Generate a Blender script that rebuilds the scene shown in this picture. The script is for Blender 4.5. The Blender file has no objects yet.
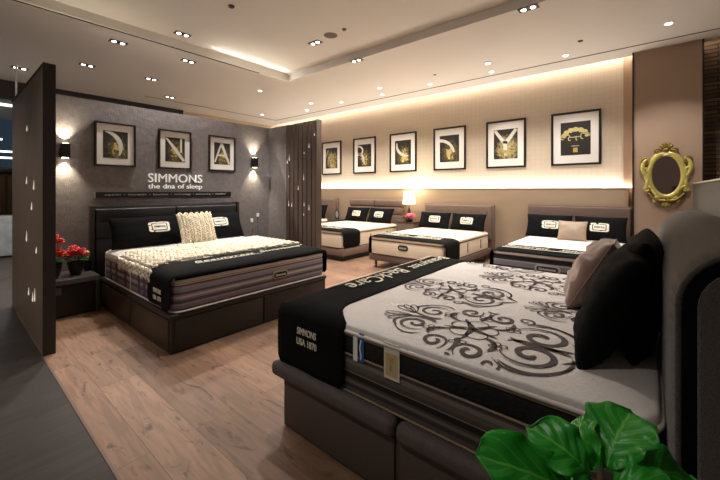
import bpy, bmesh, math, random
from mathutils import Vector, Matrix, noise

PI = math.pi
SC = bpy.context.scene
COL = SC.collection
random.seed(7)

# ------------------------------------------------------------------ camera, world, exposure
CAM_H = 1.40
cd = bpy.data.cameras.new('camera')
cam = bpy.data.objects.new('camera', cd); COL.objects.link(cam)
cd.sensor_width = 36.0
cd.lens = 36.0 * 350.0 / 720.0
cd.shift_x = 0.0
cd.shift_y = -50.0 / 720.0
cd.clip_start = 0.05
cam.location = (0, 0, CAM_H)
YAW = math.radians(39.8)            # heading measured from world +X
cam.rotation_euler = (PI / 2, 0, YAW - PI / 2)
SC.camera = cam

w = bpy.data.worlds.new('world'); SC.world = w; w.use_nodes = True
w.node_tree.nodes['Background'].inputs[0].default_value = (0.50, 0.44, 0.39, 1)
w.node_tree.nodes['Background'].inputs[1].default_value = 0.25

SC.view_settings.view_transform = 'Standard'
SC.view_settings.look = 'None'
SC.view_settings.gamma = 1.0
SC.view_settings.use_curve_mapping = False
SC.view_settings.exposure = 0.30

SPOT_W = 200.0        # ceiling downlights
COVE_W = 15.0        # per metre of cove strip
LEDGE_W = 6.3        # per metre of ledge strip
WARM = (1.0, 0.80, 0.60)
WARMW = (1.0, 0.945, 0.875)

# ------------------------------------------------------------------ helpers
def S(r, g, b):
    def f(c):
        c /= 255.0
        return c / 12.92 if c <= 0.04045 else ((c + 0.055) / 1.055) ** 2.4
    return (f(r), f(g), f(b), 1.0)

def new_mat(name):
    m = bpy.data.materials.new(name); m.use_nodes = True
    nt = m.node_tree
    return m, nt, nt.nodes['Principled BSDF']

def M(name, col, rough=.6, metal=0, bump=0, bscale=60, var=0, vscale=4, emit=None, estr=0, coat=0, sheen=0, stretch=None, spec=None):
    m, nt, p = new_mat(name)
    p.inputs['Base Color'].default_value = col
    p.inputs['Roughness'].default_value = rough
    p.inputs['Metallic'].default_value = metal
    if spec is not None: p.inputs['Specular IOR Level'].default_value = spec
    if coat: p.inputs['Coat Weight'].default_value = coat; p.inputs['Coat Roughness'].default_value = .15
    if sheen: p.inputs['Sheen Weight'].default_value = sheen
    if emit:
        p.inputs['Emission Color'].default_value = emit
        p.inputs['Emission Strength'].default_value = estr
    tc = nt.nodes.new('ShaderNodeTexCoord')
    src = tc.outputs['Object']
    if stretch:
        mp = nt.nodes.new('ShaderNodeMapping'); mp.inputs['Scale'].default_value = stretch
        nt.links.new(src, mp.inputs['Vector']); src = mp.outputs[0]
    if var:
        n = nt.nodes.new('ShaderNodeTexNoise'); n.inputs['Scale'].default_value = vscale
        n.inputs['Detail'].default_value = 5
        nt.links.new(src, n.inputs['Vector'])
        r = nt.nodes.new('ShaderNodeValToRGB')
        r.color_ramp.elements[0].position = .3; r.color_ramp.elements[1].position = .7
        r.color_ramp.elements[0].color = tuple(c * (1 - var) for c in col[:3]) + (1,)
        r.color_ramp.elements[1].color = tuple(min(1, c * (1 + var)) for c in col[:3]) + (1,)
        nt.links.new(n.outputs['Fac'], r.inputs['Fac']); nt.links.new(r.outputs['Color'], p.inputs['Base Color'])
    if bump:
        n = nt.nodes.new('ShaderNodeTexNoise'); n.inputs['Scale'].default_value = bscale
        n.inputs['Detail'].default_value = 4
        nt.links.new(src, n.inputs['Vector'])
        b = nt.nodes.new('ShaderNodeBump'); b.inputs['Strength'].default_value = bump
        b.inputs['Distance'].default_value = .01
        nt.links.new(n.outputs['Fac'], b.inputs['Height']); nt.links.new(b.outputs[0], p.inputs['Normal'])
    return m

def emis(name, col, s):
    m, nt, p = new_mat(name)
    p.inputs['Base Color'].default_value = (0, 0, 0, 1)
    p.inputs['Emission Color'].default_value = col
    p.inputs['Emission Strength'].default_value = s
    return m

def stripes(name, bands, z0, z1, rough=.6, bump=.3):
    """woven fabric with horizontal bands; bands = [(fraction from the bottom, colour)]"""
    m, nt, p = new_mat(name)
    tc = nt.nodes.new('ShaderNodeTexCoord'); sx = nt.nodes.new('ShaderNodeSeparateXYZ')
    nt.links.new(tc.outputs['Object'], sx.inputs[0])
    mr = nt.nodes.new('ShaderNodeMapRange')
    mr.inputs['From Min'].default_value = z0; mr.inputs['From Max'].default_value = z1
    nt.links.new(sx.outputs['Z'], mr.inputs['Value'])
    r = nt.nodes.new('ShaderNodeValToRGB'); cr = r.color_ramp; cr.interpolation = 'CONSTANT'
    cr.elements[0].position = 0; cr.elements[0].color = bands[0][1]
    cr.elements[1].position = bands[1][0]; cr.elements[1].color = bands[1][1]
    for f, c in bands[2:]:
        e = cr.elements.new(f); e.color = c
    nt.links.new(mr.outputs[0], r.inputs['Fac'])
    n = nt.nodes.new('ShaderNodeTexNoise'); n.inputs['Scale'].default_value = 160
    nt.links.new(tc.outputs['Object'], n.inputs['Vector'])
    mx = nt.nodes.new('ShaderNodeMix'); mx.data_type = 'RGBA'; mx.blend_type = 'MULTIPLY'; mx.inputs['Factor'].default_value = .5
    nt.links.new(r.outputs['Color'], mx.inputs['A']); nt.links.new(n.outputs['Color'], mx.inputs['B'])
    mul = nt.nodes.new('ShaderNodeMix'); mul.data_type = 'RGBA'; mul.blend_type = 'MIX'; mul.inputs['Factor'].default_value = .35
    nt.links.new(r.outputs['Color'], mul.inputs['A']); nt.links.new(mx.outputs['Result'], mul.inputs['B'])
    nt.links.new(mul.outputs['Result'], p.inputs['Base Color'])
    p.inputs['Roughness'].default_value = rough
    b = nt.nodes.new('ShaderNodeBump'); b.inputs['Strength'].default_value = bump; b.inputs['Distance'].default_value = .004
    nt.links.new(n.outputs['Fac'], b.inputs['Height']); nt.links.new(b.outputs[0], p.inputs['Normal'])
    return m

def planks(name, base, vary, dark, rot, rough, plank_w=.19, plank_l=1.5, grain=.5, knots=.5):
    m, nt, p = new_mat(name)
    N = nt.nodes.new; L = nt.links.new
    tc = N('ShaderNodeTexCoord'); mp = N('ShaderNodeMapping'); mp.inputs['Rotation'].default_value = (0, 0, rot)
    L(tc.outputs['Object'], mp.inputs['Vector'])
    br = N('ShaderNodeTexBrick'); br.offset = .37; br.offset_frequency = 2
    br.inputs['Color1'].default_value = (0, 0, 0, 1); br.inputs['Color2'].default_value = (1, 1, 1, 1)
    br.inputs['Mortar'].default_value = (.5, .5, .5, 1)
    br.inputs['Scale'].default_value = 1; br.inputs['Mortar Size'].default_value = .0012
    br.inputs['Mortar Smooth'].default_value = 0; br.inputs['Bias'].default_value = 0
    br.inputs['Brick Width'].default_value = plank_l; br.inputs['Row Height'].default_value = plank_w
    L(mp.outputs[0], br.inputs['Vector'])
    bw = N('ShaderNodeRGBToBW'); L(br.outputs['Color'], bw.inputs[0])
    # shift grain per plank
    cx = N('ShaderNodeCombineXYZ'); ml = N('ShaderNodeMath'); ml.operation = 'MULTIPLY'; ml.inputs[1].default_value = 37
    L(bw.outputs[0], ml.inputs[0]); L(ml.outputs[0], cx.inputs['X']); L(ml.outputs[0], cx.inputs['Z'])
    va = N('ShaderNodeVectorMath'); va.operation = 'ADD'; L(mp.outputs[0], va.inputs[0]); L(cx.outputs[0], va.inputs[1])
    m2 = N('ShaderNodeMapping'); m2.inputs['Scale'].default_value = (1.3, 13, 1); L(va.outputs[0], m2.inputs['Vector'])
    n1 = N('ShaderNodeTexNoise'); n1.inputs['Scale'].default_value = 1.6; n1.inputs['Detail'].default_value = 8; n1.inputs['Distortion'].default_value = 1.2
    L(m2.outputs[0], n1.inputs['Vector'])
    m3 = N('ShaderNodeMapping'); m3.inputs['Scale'].default_value = (2.2, 7, 1); L(va.outputs[0], m3.inputs['Vector'])
    n2 = N('ShaderNodeTexNoise'); n2.inputs['Scale'].default_value = 1.3; n2.inputs['Detail'].default_value = 6; n2.inputs['Distortion'].default_value = 2.5
    L(m3.outputs[0], n2.inputs['Vector'])
    r0 = N('ShaderNodeValToRGB'); r0.color_ramp.elements[0].color = base; r0.color_ramp.elements[1].color = vary
    r0.color_ramp.elements[0].position = .05; r0.color_ramp.elements[1].position = .95
    L(bw.outputs[0], r0.inputs['Fac'])
    r1 = N('ShaderNodeValToRGB'); r1.color_ramp.elements[0].position = .38; r1.color_ramp.elements[1].position = .62
    r1.color_ramp.elements[0].color = (1 - grain,) * 3 + (1,); r1.color_ramp.elements[1].color = (1.0, 1.0, 1.0, 1)
    L(n1.outputs['Fac'], r1.inputs['Fac'])
    mx = N('ShaderNodeMix'); mx.data_type = 'RGBA'; mx.blend_type = 'MULTIPLY'; mx.inputs['Factor'].default_value = 1
    L(r0.outputs['Color'], mx.inputs['A']); L(r1.outputs['Color'], mx.inputs['B'])
    r2 = N('ShaderNodeValToRGB'); r2.color_ramp.elements[0].position = .30; r2.color_ramp.elements[1].position = .42
    r2.color_ramp.elements[0].color = (knots,) * 3 + (1,); r2.color_ramp.elements[1].color = (0, 0, 0, 1)
    L(n2.outputs['Fac'], r2.inputs['Fac'])
    mk = N('ShaderNodeMix'); mk.data_type = 'RGBA'; L(r2.outputs['Color'], mk.inputs['Factor'])
    L(mx.outputs['Result'], mk.inputs['A']); mk.inputs['B'].default_value = dark
    mm = N('ShaderNodeMix'); mm.data_type = 'RGBA'; L(br.outputs['Fac'], mm.inputs['Factor'])
    L(mk.outputs['Result'], mm.inputs['A']); mm.inputs['B'].default_value = dark
    L(mm.outputs['Result'], p.inputs['Base Color'])
    p.inputs['Roughness'].default_value = rough
    b = N('ShaderNodeBump'); b.inputs['Strength'].default_value = .25; b.inputs['Distance'].default_value = .003
    L(n1.outputs['Fac'], b.inputs['Height']); L(b.outputs[0], p.inputs['Normal'])
    return m

def obj(name, bm, mat, parent=None, smooth=False, auto=None):
    me = bpy.data.meshes.new(name)
    bmesh.ops.recalc_face_normals(bm, faces=bm.faces)
    bm.to_mesh(me); bm.free()
    for m in (mat if isinstance(mat, (list, tuple)) else [mat]): me.materials.append(m)
    if smooth: me.shade_smooth()
    if auto is not None:
        me.shade_smooth()
        me.set_sharp_from_angle(angle=math.radians(auto))
    o = bpy.data.objects.new(name, me); COL.objects.link(o)
    if parent: o.parent = parent
    return o

def place(o, loc, rot=None):
    """re-origin helper: geometry was written round 0,0,0"""
    o.location = loc
    if rot is not None: o.rotation_euler = rot
    return o

def tag(o, label, cat, group=None):
    o['label'] = label; o['category'] = cat
    if group: o['group'] = group
    return o

def thing(name, label, cat, loc=(0, 0, 0), rot=0, group=None):
    o = bpy.data.objects.new(name, None); COL.objects.link(o)
    o.empty_display_size = .1
    o.location = loc
    o.rotation_euler = rot if isinstance(rot, (tuple, list)) else (0, 0, rot)
    return tag(o, label, cat, group)

def struct(name, bm, mat, parent=None, **k):
    o = obj(name, bm, mat, parent, **k); o['kind'] = 'structure'; return o

def B(): return bmesh.new()

def merge(bm, t, mi=0, mtx=None):
    if mtx is not None: bmesh.ops.transform(t, matrix=mtx, verts=t.verts)
    for f in t.faces: f.material_index = mi
    me = bpy.data.meshes.new('tmp'); t.to_mesh(me); t.free()
    bm.from_mesh(me); bpy.data.meshes.remove(me)
    return bm

def box(bm, x0, x1, y0, y1, z0, z1, bev=0, mi=0, seg=2, mtx=None):
    t = bmesh.new()
    bmesh.ops.create_cube(t, size=1)
    for v in t.verts:
        v.co = Vector(((x0 + x1) / 2 + v.co.x * (x1 - x0), (y0 + y1) / 2 + v.co.y * (y1 - y0), (z0 + z1) / 2 + v.co.z * (z1 - z0)))
    if bev: bmesh.ops.bevel(t, geom=t.edges[:], offset=bev, segments=seg, profile=.5, affect='EDGES')
    return merge(bm, t, mi, mtx)

def bx(*a, **k): return box(B(), *a, **k)

def cyl(bm, c, r, h, r2=None, seg=24, axis='z', mi=0):
    t = bmesh.new()
    bmesh.ops.create_cone(t, cap_ends=True, segments=seg, radius1=r, radius2=r if r2 is None else r2, depth=h)
    R = {'z': Matrix.Identity(4), 'x': Matrix.Rotation(PI / 2, 4, 'Y'), 'y': Matrix.Rotation(-PI / 2, 4, 'X')}[axis]
    return merge(bm, t, mi, Matrix.Translation(Vector(c)) @ R)

def ell(bm, c, r, mtx=None, u=12, v=8, mi=0):
    t = bmesh.new(); bmesh.ops.create_uvsphere(t, u_segments=u, v_segments=v, radius=1)
    X = Matrix.Translation(Vector(c))
    if mtx is not None: X = X @ mtx.to_4x4()
    return merge(bm, t, mi, X @ Matrix.Diagonal((r[0], r[1], r[2], 1)))

def lathe(bm, prof, seg=28, c=(0, 0, 0), mi=0):
    rings = []
    for r, z in prof:
        rings.append([bm.verts.new((c[0] + max(r, .0005) * math.cos(2 * PI * k / seg), c[1] + max(r, .0005) * math.sin(2 * PI * k / seg), c[2] + z)) for k in range(seg)])
    for a, b in zip(rings, rings[1:]):
        for k in range(seg):
            f = bm.faces.new((a[k], a[(k + 1) % seg], b[(k + 1) % seg], b[k])); f.material_index = mi
    for ring in (rings[0], rings[-1]):
        f = bm.faces.new(ring); f.material_index = mi
    return bm

def tube(bm, pts, r, seg=8, closed=False, mi=0):
    pts = [Vector(p) for p in pts]; n = len(pts); rings = []
    rr = r if isinstance(r, (list, tuple)) else [r] * n
    up = Vector((0, 0, 1)); prev = None
    for i, p in enumerate(pts):
        a = pts[(i - 1) % n] if (closed or i > 0) else p
        b = pts[(i + 1) % n] if (closed or i < n - 1) else p
        t = (b - a)
        t = t.normalized() if t.length > 1e-9 else Vector((1, 0, 0))
        if prev is None:
            q = up if abs(t.dot(up)) < .9 else Vector((1, 0, 0))
            u = t.cross(q).normalized()
        else:
            u = (prev - t * prev.dot(t))
            u = u.normalized() if u.length > 1e-6 else t.orthogonal().normalized()
        prev = u; v = t.cross(u)
        rings.append([bm.verts.new(p + (u * math.cos(2 * PI * k / seg) + v * math.sin(2 * PI * k / seg)) * rr[i]) for k in range(seg)])
    m = n if closed else n - 1
    for i in range(m):
        a, b = rings[i], rings[(i + 1) % n]
        for k in range(seg):
            f = bm.faces.new((a[k], a[(k + 1) % seg], b[(k + 1) % seg], b[k])); f.material_index = mi
    if not closed:
        bm.faces.new(rings[0]).material_index = mi; bm.faces.new(rings[-1]).material_index = mi
    return bm

def rrloop(w, l, r, n=6):
    """rounded rectangle, centred, counter-clockwise"""
    r = max(.004, min(r, w / 2 - .002, l / 2 - .002)); out = []
    for cx, cy, a0 in ((w / 2 - r, l / 2 - r, 0), (-w / 2 + r, l / 2 - r, PI / 2), (-w / 2 + r, -l / 2 + r, PI), (w / 2 - r, -l / 2 + r, 1.5 * PI)):
        for k in range(n + 1):
            a = a0 + PI / 2 * k / n
            out.append((cx + r * math.cos(a), cy + r * math.sin(a)))
    return out

def dens(loop, step):
    """split long straight runs of a loop"""
    out = []
    for i, p in enumerate(loop):
        q = loop[(i + 1) % len(loop)]
        d = math.dist(p, q); k = max(1, int(d / step))
        for j in range(k): out.append((p[0] + (q[0] - p[0]) * j / k, p[1] + (q[1] - p[1]) * j / k))
    return out

def loft(bm, loops, cap0=True, cap1=True, mi=0):
    R = [[bm.verts.new(p) for p in lp] for lp in loops]
    n = len(R[0])
    for a, b in zip(R, R[1:]):
        for k in range(n):
            f = bm.faces.new((a[k], a[(k + 1) % n], b[(k + 1) % n], b[k])); f.material_index = mi
    if cap0: bm.faces.new(R[0]).material_index = mi
    if cap1: bm.faces.new(R[-1]).material_index = mi
    return bm

def grid(bm, fn, nu, nv, mi=0):
    V = [[bm.verts.new(fn(i / nu, j / nv)) for j in range(nv + 1)] for i in range(nu + 1)]
    for i in range(nu):
        for j in range(nv):
            bm.faces.new((V[i][j], V[i + 1][j], V[i + 1][j + 1], V[i][j + 1])).material_index = mi
    return bm

def ribbon(bm, pts, wd, f, mi=0, thick=.0015):
    """flat strip following a 2-D polyline; wd width or list; f(x,y)->(x,y,z)"""
    n = len(pts); W = wd if isinstance(wd, (list, tuple)) else [wd] * n; A = []; C = []
    for i, p in enumerate(pts):
        a = pts[max(0, i - 1)]; b = pts[min(n - 1, i + 1)]
        dx, dy = b[0] - a[0], b[1] - a[1]; d = math.hypot(dx, dy) or 1
        nx, ny = -dy / d, dx / d
        A.append(bm.verts.new(f(p[0] + nx * W[i] / 2, p[1] + ny * W[i] / 2)))
        C.append(bm.verts.new(f(p[0] - nx * W[i] / 2, p[1] - ny * W[i] / 2)))
    for i in range(n - 1):
        bm.faces.new((A[i], A[i + 1], C[i + 1], C[i])).material_index = mi
    return bm

def text_mesh(name, body, mat, parent, width, height=None, mtx=None, extrude=.001, f=None, shear=0, bold=0):
    """lettering made from the built-in font, scaled to width (and height), centred"""
    cu = bpy.data.curves.new('t', 'FONT'); cu.body = body; cu.extrude = 0.02; cu.resolution_u = 3
    cu.shear = shear; cu.offset = bold
    cu.align_x = 'CENTER'; cu.align_y = 'CENTER'
    to = bpy.data.objects.new('t', cu); COL.objects.link(to)
    dg = bpy.context.evaluated_depsgraph_get(); dg.update()
    me = bpy.data.meshes.new_from_object(to.evaluated_get(dg))
    bpy.data.objects.remove(to); bpy.data.curves.remove(cu)
    xs = [v.co.x for v in me.vertices]; ys = [v.co.y for v in me.vertices]
    cx, cy = (min(xs) + max(xs)) / 2, (min(ys) + max(ys)) / 2
    s = width / (max(xs) - min(xs)); sy = (height / (max(ys) - min(ys))) if height else s
    me.name = name
    for v in me.vertices:
        v.co = Vector(((v.co.x - cx) * s, (v.co.y - cy) * sy, (v.co.z / .02 + 1) / 2 * extrude))
    if f:
        for v in me.vertices:
            q = f(v.co.x, v.co.y); v.co = Vector(q) + Vector((0, 0, v.co.z))
    if mtx is not None: me.transform(mtx)
    me.materials.clear(); me.materials.append(mat)
    o = bpy.data.objects.new(name, me); COL.objects.link(o)
    if parent: o.parent = parent
    return o

def text_words(name, body, mat, parent, width, height, mtx, extrude, gap, bold=0):
    o = text_mesh(name, body, mat, None, width, height, None, extrude, bold=bold)
    b = B(); b.from_mesh(o.data); bpy.data.objects.remove(o)
    seen = set(); isl = []
    for v in b.verts:
        if v in seen: continue
        st = [v]; seen.add(v); c = []
        while st:
            q = st.pop(); c.append(q)
            for e in q.link_edges:
                r = e.other_vert(q)
                if r not in seen: seen.add(r); st.append(r)
        isl.append((min(q.co.x for q in c), max(q.co.x for q in c), c))
    isl.sort(key=lambda a: a[0]); groups = []; right = None
    for a in isl:
        if right is None or a[0] - right > gap: groups.append([]); right = a[1]
        groups[-1] += a[2]; right = max(right, a[1])
    for g in groups:
        gs = set(g); nb = B(); mp = {v: nb.verts.new(mtx @ v.co) for v in g}
        for f in b.faces:
            if f.verts[0] in gs: nb.faces.new([mp[v] for v in f.verts])
        obj(name, nb, mat, parent)
    b.free()

def spot(name, loc, rot, watts, angle, col, parent=None, blend=.6, size=.03):
    l = bpy.data.lights.new(name, 'SPOT'); l.energy = watts; l.spot_size = math.radians(angle)
    l.spot_blend = blend; l.color = col; l.shadow_soft_size = size
    o = bpy.data.objects.new(name, l); COL.objects.link(o); o.location = loc; o.rotation_euler = rot
    if parent: o.parent = parent
    return o

def area(name, loc, rot, sx, sy, watts, col):
    l = bpy.data.lights.new(name, 'AREA'); l.shape = 'RECTANGLE'; l.size = sx; l.size_y = sy
    l.energy = watts; l.color = col
    o = bpy.data.objects.new(name, l); COL.objects.link(o); o.location = loc; o.rotation_euler = rot
    return o

# ------------------------------------------------------------------ cove and ledge strips on the right wall
# cove: strip lies on the back edge of the dropped ceiling and washes the wall
area('cove_light', (7.12, 4.6, 3.70), (0, math.radians(75), 0), .03, 10.4, COVE_W * 10.4, WARMW)
area('cove_light_stone', (7.12, -1.9, 3.70), (0, math.radians(75), 0), .03, 2.5, 3 * 2.5, WARM)
# ledge: strip in the groove on top of the wainscot, shining up
area('ledge_light', (7.24, 4.93, 1.427), (0, PI, 0), .04, 9.36, LEDGE_W * 9.3, WARMW)

# strip lying in the step of the raised ceiling, washing its far corner
area('tray_light', (3.55, 5.44, 3.575), (math.radians(-100), 0, 0), 1.5, .05, 2.4, WARMW)

# ------------------------------------------------------------------ materials
CEIL = M('ceiling_paint', S(226, 220, 212), .8, bump=.05, bscale=200)
CREAM = M('cream_paint', S(196, 176, 150), .8)
LIGHTWOOD = planks('oak_planks', S(156, 121, 97), S(124, 95, 76), S(76, 52, 42), PI / 2, .42, plank_w=.24, grain=.30, knots=.9)
DARKWOOD = planks('dark_planks', S(56, 46, 41), S(45, 37, 34), S(22, 18, 16), 0, .45, plank_w=.14, plank_l=1.3, grain=.4, knots=.4)
BROWNBLACK = M('espresso_laminate', S(122, 102, 86), .45, bump=.15, bscale=30, stretch=(8, 8, .6), var=.15)
BLACKM = M('black_metal', S(18, 17, 17), .4)
BULK = M('dark_bulkhead', S(40, 36, 33), .7)
LEATHER = M('black_brown_leatherette', S(40, 33, 29), .38, bump=.25, bscale=220)
LEATHER2 = M('charcoal_leatherette', S(34, 34, 36), .42, bump=.25, bscale=220)
RAILG = M('charcoal_woven_upholstery', S(86, 76, 72), .75, bump=.5, bscale=260, var=.15, vscale=120)
GREYTWEED = M('taupe_grey_tweed', S(84, 76, 70), .85, bump=.6, bscale=240, var=.22, vscale=140, sheen=.3)
PANELGREY = M('grey_vinyl_panel', S(80, 78, 72), .7, bump=.3, bscale=60, stretch=(14, 14, .6), var=.1)
TAUPE = M('taupe_upholstery', S(120, 99, 85), .8, bump=.3, bscale=200, var=.1, vscale=50)
TAUPE2 = M('brown_taupe_upholstery', S(104, 84, 74), .75, bump=.3, bscale=200)
VELVET = M('black_velvet', S(9, 9, 11), .9, bump=.2, bscale=120, spec=.15)
SATIN = M('mauve_satin', S(150, 122, 112), .36, bump=.15, bscale=30, sheen=.4)
THREAD = M('ivory_embroidery', S(225, 218, 196), .7, bump=.5, bscale=400)
BADGE = M('ivory_badge', S(226, 220, 205), .7)
WHITEKNIT = M('white_knit_ticking', S(222, 216, 212), .85, bump=.35, bscale=70)
CREAMKNIT = M('cream_knit_ticking', S(226, 208, 184), .85, bump=.3, bscale=70)
IVORYWOOL = M('ivory_chunky_wool', S(222, 211, 190), .95, bump=.5, bscale=160, var=.08, vscale=60)
PIPEW = M('white_piping', S(214, 206, 200), .6)
DAMASK = M('taupe_damask_thread', S(84, 72, 72), .8, bump=.3, bscale=300)
FLOWER_RED = M('red_petals', S(205, 20, 28), .5, sheen=.3)
FLOWER_ORG = M('orange_red_petals', S(205, 60, 34), .5)
FLOWER_PINK = M('pink_petals', S(226, 96, 130), .5)
PETALW = M('cream_petals', S(240, 222, 190), .5)
LEAFG = M('fresh_leaf_green', S(52, 108, 38), .45)
POT = M('black_glazed_pot', S(16, 16, 17), .35)
WHITE = M('white_enamel', S(232, 230, 228), .5)
LENS = emis('lamp_lens', (1.0, .92, .80, 1), 9)
RIM = M('fixture_rim', S(60, 54, 50), .5)

# ------------------------------------------------------------------ room
CZ = 3.55
struct('floor', bx(.556, 7.6, -3.6, 5.6, -.12, 0), LIGHTWOOD)
struct('floor_by_right_wall', bx(3.92, 7.6, 5.6, 10.2, -.12, 0), LIGHTWOOD)
struct('floor_walkway', bx(-4.2, .556, -3.6, 5.6, -.12, -.002), DARKWOOD)
struct('floor_rear', bx(-4.2, 3.92, 5.6, 16, -.12, -.002), DARKWOOD)
struct('trim_floor', bx(.548, .562, -3.6, 3.94, -.002, .002), M('floor_joint_metal', S(120, 100, 88), .4, metal=.4))

b = B()
box(b, -4.2, 7.10, 5.50, 9.9, CZ, CZ + .13)
box(b, 4.40, 7.10, -3.6, 5.50, CZ, CZ + .13)
box(b, -4.2, 4.42, -3.6, 5.52, CZ + .12, CZ + .2)
struct('ceiling', b, CEIL)
b = B(); box(b, 6.6, 7.6, -3.6, 10.2, CZ + .26, CZ + .32); box(b, 6.55, 6.6, -3.6, 10.2, CZ + .13, CZ + .32)
struct('ceiling_cove_recess', b, CEIL)
b = B(); box(b, 6.62, 6.65, -3.5, 8.92, CZ - .004, CZ + .01)
struct('trim_1', b, M('slot_diffuser', S(84, 74, 66), .7))
struct('trim_2', bx(3.0, 6.62, 8.89, 8.92, CZ - .004, CZ + .01), M('slot_diffuser_b', S(120, 108, 98), .7))
struct('trim_3', bx(-3.9, 3.76, 5.525, 5.56, CZ - .004, CZ + .01), M('slot_diffuser_c', S(30, 24, 20), .7))
struct('ceiling_rear', bx(-4.2, 7.1, 9.9, 16, CZ, CZ + .07), CEIL)

# wallpapers
def wallpaper(name, col, bump, scale, gloss=.6, sparkle=.12):
    m, nt, p = new_mat(name); N = nt.nodes.new; L = nt.links.new
    tc = N('ShaderNodeTexCoord')
    v = N('ShaderNodeTexVoronoi'); v.inputs['Scale'].default_value = scale; v.feature = 'DISTANCE_TO_EDGE'
    L(tc.outputs['Object'], v.inputs['Vector'])
    n = N('ShaderNodeTexNoise'); n.inputs['Scale'].default_value = scale * .35; n.inputs['Detail'].default_value = 6
    L(tc.outputs['Object'], n.inputs['Vector'])
    r = N('ShaderNodeValToRGB')
    r.color_ramp.elements[0].position = .35; r.color_ramp.elements[1].position = .68
    r.color_ramp.elements[0].color = tuple(c * (1 - sparkle) for c in col[:3]) + (1,)
    r.color_ramp.elements[1].color = tuple(c * (1 + sparkle) for c in col[:3]) + (1,)
    L(n.outputs['Fac'], r.inputs['Fac']); L(r.outputs['Color'], p.inputs['Base Color'])
    a = N('ShaderNodeMath'); a.operation = 'ADD'; L(v.outputs['Distance'], a.inputs[0]); L(n.outputs['Fac'], a.inputs[1])
    bp = N('ShaderNodeBump'); bp.inputs['Strength'].default_value = bump; bp.inputs['Distance'].default_value = .01
    L(a.outputs[0], bp.inputs['Height']); L(bp.outputs[0], p.inputs['Normal'])
    p.inputs['Roughness'].default_value = gloss
    return m
GREYPAPER = wallpaper('grey_textured_wallpaper', S(122, 115, 116), .5, 55, .5)
def gridpaper():
    m, nt, p = new_mat('beige_woven_wallpaper'); N = nt.nodes.new; L = nt.links.new
    tc = N('ShaderNodeTexCoord'); sx = N('ShaderNodeSeparateXYZ'); L(tc.outputs['Object'], sx.inputs[0])
    cx = N('ShaderNodeCombineXYZ'); L(sx.outputs['Y'], cx.inputs['X']); L(sx.outputs['Z'], cx.inputs['Y'])
    br = N('ShaderNodeTexBrick'); br.offset = 0
    c = S(190, 174, 154)
    br.inputs['Color1'].default_value = c; br.inputs['Color2'].default_value = tuple(x * .975 for x in c[:3]) + (1,)
    br.inputs['Mortar'].default_value = tuple(x * .90 for x in c[:3]) + (1,)
    br.inputs['Scale'].default_value = 1; br.inputs['Mortar Size'].default_value = .004
    br.inputs['Brick Width'].default_value = .09; br.inputs['Row Height'].default_value = .09
    L(cx.outputs[0], br.inputs['Vector']); L(br.outputs['Color'], p.inputs['Base Color'])
    p.inputs['Roughness'].default_value = .7
    return m
BEIGEPAPER = gridpaper()
WAINSCOT = M('tan_wainscot', S(166, 144, 120), .6, bump=.1, bscale=100)
TAUPEWALL = M('taupe_column_panel', S(166, 140, 120), .55, bump=.05, bscale=90)
def stonewall():
    m, nt, p = new_mat('brown_split_stone'); N = nt.nodes.new; L = nt.links.new
    tc = N('ShaderNodeTexCoord'); sx = N('ShaderNodeSeparateXYZ'); L(tc.outputs['Object'], sx.inputs[0])
    cx = N('ShaderNodeCombineXYZ'); L(sx.outputs['Y'], cx.inputs['X']); L(sx.outputs['Z'], cx.inputs['Y'])
    br = N('ShaderNodeTexBrick')
    br.inputs['Color1'].default_value = S(110, 84, 58); br.inputs['Color2'].default_value = S(70, 52, 38)
    br.inputs['Mortar'].default_value = S(34, 25, 18); br.inputs['Scale'].default_value = 1
    br.inputs['Mortar Size'].default_value = .008; br.inputs['Brick Width'].default_value = .5; br.inputs['Row Height'].default_value = .06
    L(cx.outputs[0], br.inputs['Vector']); L(br.outputs['Color'], p.inputs['Base Color'])
    b = N('ShaderNodeBump'); b.inputs['Strength'].default_value = 1; b.inputs['Distance'].default_value = .03
    L(br.outputs['Color'], b.inputs['Height']); L(b.outputs[0], p.inputs['Normal'])
    p.inputs['Roughness'].default_value = .8
    return m

struct('wall_right', bx(7.30, 7.45, .20, 10.0, 0, 3.83), BEIGEPAPER)
struct('wall_stone', bx(7.30, 7.45, -3.6, -.50, 0, 3.83), stonewall())
b = B(); box(b, 7.18, 7.275, .29, 9.6, 0, 1.415, bev=.004); box(b, 7.18, 7.20, .225, 9.6, 1.40, 1.435)
struct('trim_wainscot', b, WAINSCOT)
struct('trim_ledge_strip', bx(7.225, 7.255, .23, 9.6, 1.416, 1.421), emis('ledge_strip', (1, .86, .7, 1), 5))
struct('wall_pilaster', bx(7.275, 7.30, .222, .36, 0, 3.6), M('pilaster_paint', S(158, 130, 106), .7))
b = B(); box(b, 6.95, 7.45, -.56, .22, 0, 3.549)
struct('wall_column', b, TAUPEWALL)
b = B(); box(b, 6.935, 6.96, .212, .232, 0, 3.548); box(b, 6.935, 6.96, -.575, -.555, 0, 3.548)
struct('trim_column', b, BLACKM)
# freestanding dark feature wall and its return
struct('wall_feature', bx(.635, 4.02, 5.48, 5.60, 0, 2.55), GREYPAPER)
struct('wall_return', bx(3.92, 4.02, 4.92, 5.48, 0, 2.545), GREYPAPER)
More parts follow.
